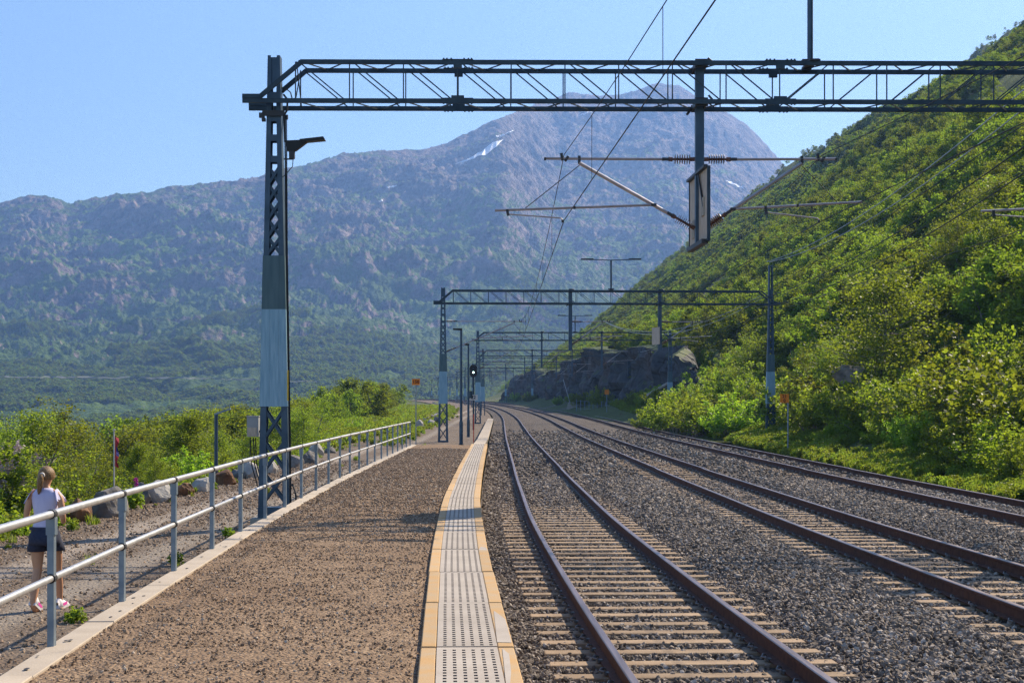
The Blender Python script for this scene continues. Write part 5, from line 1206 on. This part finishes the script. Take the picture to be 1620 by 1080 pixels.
tf = [tuft(80 + k) for k in range(3)]
wd_ = [shrub(90 + k, .36, 260, .055, .5, 'grass')[0] for k in range(3)]
srcg = []
for k, (px, py, lab) in enumerate([(120, 985, 'small leafy weed at the kerb beside the second railing post'), (362, 850, 'green weed against the kerb left of the nearest mast'), (280, 893, 'small weed at the foot of the third railing post')]):
    D = 2.35 * F / (py - HY); x_, y_, z_ = P(px, py, D); o = link('weed', wd_[k], None, loc=(x_, y_, z_ - .02), label=lab, category='weed'); o.scale = (.62, .62, .6); srcg.append([o])
for k in range(3):
    x_, y_ = -9.0 + .4 * k, 20 + 1.5 * k; o = link('grass_tuft', tf[k], None, loc=(x_, y_, float(path_z(x_, y_)) - .02), label='tuft of long grass at the left edge of the path', category='grass tuft', group='grass tufts at the left edge of the path'); srcg.append([o])
X_ = []; 
def addg(x, y, z, s): 
    for a in zip(x, y, z, s): X_.append(a)
n = 20000; y = 38 * (190 / 38) ** R_.random(n); x = 12.3 + R_.random(n) * 7; z = ground_z(x, y); dn = fbm(x * .6, y * .3, 71, 3); w = dn > .44 - .03 * (x - 12.3); addg(x[w], y[w], np.maximum(z[w], -.5) - .02, R_.uniform(.4, 1.0, w.sum()) * (1 + .004 * y[w]))
n = 9000; y = 68 * (260 / 68) ** R_.random(n); x = -9.0 - R_.random(n) * 10 + np.where(y > 142, tc(y) - tc(142.), 0); addg(x, y, ground_z(x, y) + .0, R_.uniform(.8, 1.6, n) * (1 + .004 * y))
n = 4200; y = 13 * (70 / 13) ** R_.random(n); x = -8.75 - R_.random(n) ** 1.3 * 3.6; addg(x, y, ground_z(x, y), R_.uniform(.6, 1.4, n))
n = 900; y = 13 * (80 / 13) ** R_.random(n); x = -8.4 + R_.random(n) * 4.6; dn = fbm(x * .8, y * .5, 73, 3); dist = np.minimum(np.abs(x - curbX(y) + .2), np.minimum(np.abs(x + 8.3), np.abs(x + 6.2) + .25)); w = (dist < .32) & (dn > .46); addg(x[w], y[w], path_z(x[w], y[w]) - .01, R_.uniform(.22, .7, w.sum()))
n = 1200; y = 80 * (420 / 80) ** R_.random(n); x = tc(y) - 7.4 + R_.normal(0, .5, n); addg(x, y, path_z(x, y), R_.uniform(.5, 1.2, n))
g = np.array(X_); n = len(g); rot = np.zeros((n, 3)); rot[:, 2] = R_.random(n) * 6.28; idx = np.where(R_.random(n) < .4, R_.integers(0, 3, n), R_.integers(3, 6, n))
scatter('verge_grass', g[:, :3], g[:, 3:4] * np.ones((1, 3)), rot, idx, kind_objs=srcg)
# fireweed
x, y, z = P(215, 800, 33.5); t = thing('fireweed', 'magenta flower spike on a leafy stem in front of the pinkish boulder', 'flower', (x, y, z - .1)); link('foliage', wd_[0], t).scale = (1, 1, 1.6)
V_, F_ = leaf_cloud(np.array([[0, 0, .50 + .03 * k] for k in range(8)]), np.full(8, .05), 14, .035, 4); link('petals', npmesh('petals', V_, F_, mat('magenta_petal', (.55, .04, .38), .7)), t)

# rock cutting ---------------------------------------------------------------
def cut_mesh():
    ys = np.arange(104, 478, .8); nv = 30; G = []
    tt = np.linspace(0, 1, nv); T_, Y_ = np.meshgrid(tt, ys)
    H = 8.2 * sstep(104, 154, Y_) * (1 - .9 * sstep(430, 475, Y_)) * (.78 + .45 * fbm(Y_ * .03, Y_ * 0, 91, 3))
    x0 = 21 - .046 * Y_ + .9 - .03 * np.clip(Y_ - 350, 0, None)
    bulge = (fbm(Y_ * .10, T_ * 1.8, 92, 4, .55, True) - .5) * 4.2 + (np.floor(fbm(Y_ * .22 + 9, T_ * 3.5 + Y_ * .05, 93, 2) * 7) / 7 - .5) * 1.9
    X_ = x0 + T_ * 1.6 - bulge * np.sin(np.clip(T_ * 3.0, 0, 1.57)) + (.5 + 1.1 * sstep(150, 175, Y_)) * np.clip(T_ - .8, 0, 1) * 5
    Z_ = gz(Y_) * .6 - .7 + (H + .7) * np.minimum(T_ / .8, 1) + np.clip(T_ - .8, 0, 1) * 5 * (.3 - 3.0 * (1 - sstep(150, 175, Y_))) 
    return X_, Y_, Z_
def m_cut(n, L, b):
    tcn = N(n, 'TexCoord'); s = tcn.outputs['Object']; f1, r1 = noise(n, L, s, .5, 8, .3, .7); f2, r2 = noise(n, L, s, .12, 6, .50, .62)
    c = mixc(n, L, f1, (.022, .027, .036), (.075, .08, .088)); mm = N(n, 'Math', operation='MULTIPLY'); L(f2, mm.inputs[0]); mm.inputs[1].default_value = .25; c = mixc(n, L, mm.outputs[0], c, (.15, .085, .05)); g = N(n, 'NewGeometry'); sn = N(n, 'SeparateXYZ'); L(g.outputs['Normal'], sn.inputs[0]); b.inputs['Roughness'].default_value = .75
    mg = N(n, 'MapRange'); mg.inputs[1].default_value = .66; mg.inputs[2].default_value = .86; L(sn.outputs[2], mg.inputs[0]); c = mixc(n, L, mg.outputs[0], c, (.07, .09, .022)); L(c, b.inputs['Base Color'])
    v = N(n, 'TexVoronoi', feature='DISTANCE_TO_EDGE'); v.inputs['Scale'].default_value = .28; L(s, v.inputs[0]); mr = N(n, 'MapRange'); mr.inputs[2].default_value = .06; L(v.outputs[0], mr.inputs[0])
    bp = N(n, 'Bump'); bp.inputs['Distance'].default_value = .15; L(mr.outputs[0], bp.inputs['Height']); bp2 = N(n, 'Bump'); bp2.inputs['Distance'].default_value = .3; L(r1, bp2.inputs['Height']); L(bp.outputs[0], bp2.inputs['Normal']); L(bp2.outputs[0], b.inputs['Normal'])
M['cut'] = zoned('dark_cut_rock', m_cut)
link('rock_cutting', gridmesh('rock_cutting', *cut_mesh(), M['cut'], False), kind='structure')
# slabs of bare rock showing on the slope
for i, (px, py, D, w, h, mt_, lab) in enumerate([(1585, 432, 112, 50, 14, 'rock', 'bare rocky outcrop on the right slope near the picture edge'), (1345, 592, 76, 44, 22, 'rock', 'dark slanting rock under the open-branched birch'),
        (1255, 690, 84, 40, 34, 'rock', 'dark rock at the foot of the slope behind the orange square sign')]):
    x, y, z = P(px, py, D); s = D / F; me = rock_mesh(w * s, max(w * s * .7, 2), h * s * 1.3, 500 + i, M[mt_]); o = link('rock_outcrop', me, None, loc=(x, y, z), label=lab, category='rock outcrop'); o.rotation_euler = (.15, -.3 if i < 2 else 0, .2 * i)

# loose stones -------------------------------------------------------------------
def stonemat(name, stops, rough=.85):
    m = bpy.data.materials.new(name); m.use_nodes = True; n = m.node_tree; n.nodes.clear(); L = n.links.new; o = n.nodes.new('ShaderNodeOutputMaterial'); b = n.nodes.new('ShaderNodeBsdfPrincipled'); L(b.outputs[0], o.inputs[0]); b.inputs['Roughness'].default_value = rough; b.inputs['Specular IOR Level'].default_value = .3
    oi = n.nodes.new('ShaderNodeObjectInfo'); cr = n.nodes.new('ShaderNodeValToRGB'); L(oi.outputs['Random'], cr.inputs[0]); e = cr.color_ramp.elements
    while len(e) < len(stops): e.new(.5)
    for k, (p_, c_) in enumerate(stops): e[k].position = p_; e[k].color = (*c_, 1)
    L(cr.outputs[0], b.inputs['Base Color']); return m
M['st_ball'] = stonemat('ballast_stone', [(0, (.070, .055, .044)), (.35, (.165, .128, .10)), (.7, (.26, .205, .16)), (.9, (.36, .295, .24)), (1, (.50, .43, .36))])
M['st_plat'] = stonemat('platform_pebble', [(0, (.13, .086, .056)), (.5, (.27, .183, .118)), (.85, (.38, .265, .175)), (1, (.52, .43, .34))])
def rot3(n): return R_.random((n, 3)) * 6.283
n = 560000; y = np.sqrt(R_.random(n) * (118**2 - 9.5**2) + 9.5**2); y[:280000] = np.sqrt(R_.random(280000) * (45**2 - 9.5**2) + 9.5**2); px = R_.random(n) * 1720 - 50 + 0; px = CXP + (R_.random(n) * 1.06 - .31 * 1.0) * 1620 * .82; x = (px - CXP) / F * y
u = x - tc(y); keep = (u > -1.66) & (u < T3 + 2.9) & (px < 1680) & (R_.random(n) < np.clip((17 / y) ** 1.15, .22, 1) * np.where(y > 45, 1, .8))
def onsl(c, uu, yy, ya): 
    ph_ = ((yy - ya + .3025) % .605) - .3025; return (np.abs(uu - c) < 1.3) & (np.abs(ph_) < .082)
on1 = onsl(0, u, y, 8) & (y < 46) & (np.abs(u) < 1.14 + .16 * R_.random(n)); on2 = onsl(T2, u, y, 11) & (np.abs(u - T2) < 1.28); on3 = onsl(T3, u, y, 20) & (np.abs(u - T3) > .7)
on2 &= ~((np.abs(u - T2) < .66) & (fbm(x * 1.2, y * 1.2, 4, 3) > .52))
pkeep = np.where(on1, .10 + .9 * sstep(28, 43, y), np.where(on2, .06 + .4 * sstep(34, 60, y), np.where(on3, .05, 1))); pkeep = np.where((np.abs(np.abs(u) - .7525) < .11) | (np.abs(np.abs(u - T2) - .7525) < .11) | (np.abs(np.abs(u - T3) - .7525) < .11), pkeep * .08, pkeep)
keep &= R_.random(n) < pkeep
keep &= R_.random(n) < 1 - sstep(80, 118, y)
x, y, u = x[keep], y[keep], u[keep]; n = len(x); print('ballast', n)
s0 = R_.uniform(.031, .064, n) * np.clip(y / 26, 1, 2.5); dirty = (np.abs(u) < 1.45) | (np.abs(u - T2) < 1.3); s0 = np.where(dirty, s0 * .9, s0)
sc3 = s0[:, None] * R_.uniform(.6, 1.25, (n, 3)); z = ballast_h(u, y) + gz(y) + s0 * .22 + R_.uniform(-.006, .014, n) - .002 * dirty
scatter('ballast_stones', np.stack([x, y, z], 1), sc3, rot3(n), R_.integers(0, 5, n), mt_=M['st_ball'])
n = 330000; y = np.sqrt(R_.random(n) * (58**2 - 8.8**2) + 8.8**2); f_ = R_.random(n); xa = curbX(y) + .18; xb = edgeX(y) - .68; x = xa + (xb - xa) * f_; px = CXP + x / y * F
keep = (px > -30) & (R_.random(n) < np.clip((12 / y) ** 1.3, .05, 1)); x, y = x[keep], y[keep]; n = len(x); print('pebbles', n)
s0 = (.006 + .022 * R_.random(n) ** 4) * np.clip(y / 18, 1, 1.7); sc3 = s0[:, None] * R_.uniform(.6, 1.3, (n, 3))
scatter('platform_pebbles', np.stack([x, y, plat_z(x, y) + s0 * .15], 1), sc3, rot3(n), R_.integers(0, 5, n), mt_=M['st_plat'])
n = 120000; y = np.sqrt(R_.random(n) * (60**2 - 11**2) + 11**2); x = -9.2 + R_.random(n) * 5.8; px = CXP + x / y * F; keep = (px > -20) & (x < curbX(y) - .03) & (R_.random(n) < np.clip((15 / y) ** 1.2, .05, 1) * (.5 + .5 * ((np.abs(x + 7.0) > .35) & (np.abs(x + 5.5) > .35)))); x, y = x[keep], y[keep]; n = len(x); print('path', n)
s0 = (.010 + .035 * R_.random(n) ** 3) * np.clip(y / 20, 1, 1.6); sc3 = s0[:, None] * R_.uniform(.6, 1.3, (n, 3))
scatter('path_pebbles', np.stack([x, y, path_z(x, y) + s0 * .1], 1), sc3, rot3(n), R_.integers(0, 5, n), mt_=M['st_plat'])

# haze ----------------------------------------------------------------------------
b = MB(); b.box(-2700, 2000, -120, 4900, -110, 1180); hz = bpy.data.materials.new('valley_haze'); hz.use_nodes = True; nn = hz.node_tree; nn.nodes.clear(); o_ = nn.nodes.new('ShaderNodeOutputMaterial'); pv = nn.nodes.new('ShaderNodeVolumePrincipled')
pv.inputs['Color'].default_value = (.25, .46, .95, 1); pv.inputs['Density'].default_value = HAZE; pv.inputs['Anisotropy'].default_value = .25; nn.links.new(pv.outputs[0], o_.inputs['Volume'])
b.build('haze', hz, None, kind='stuff')
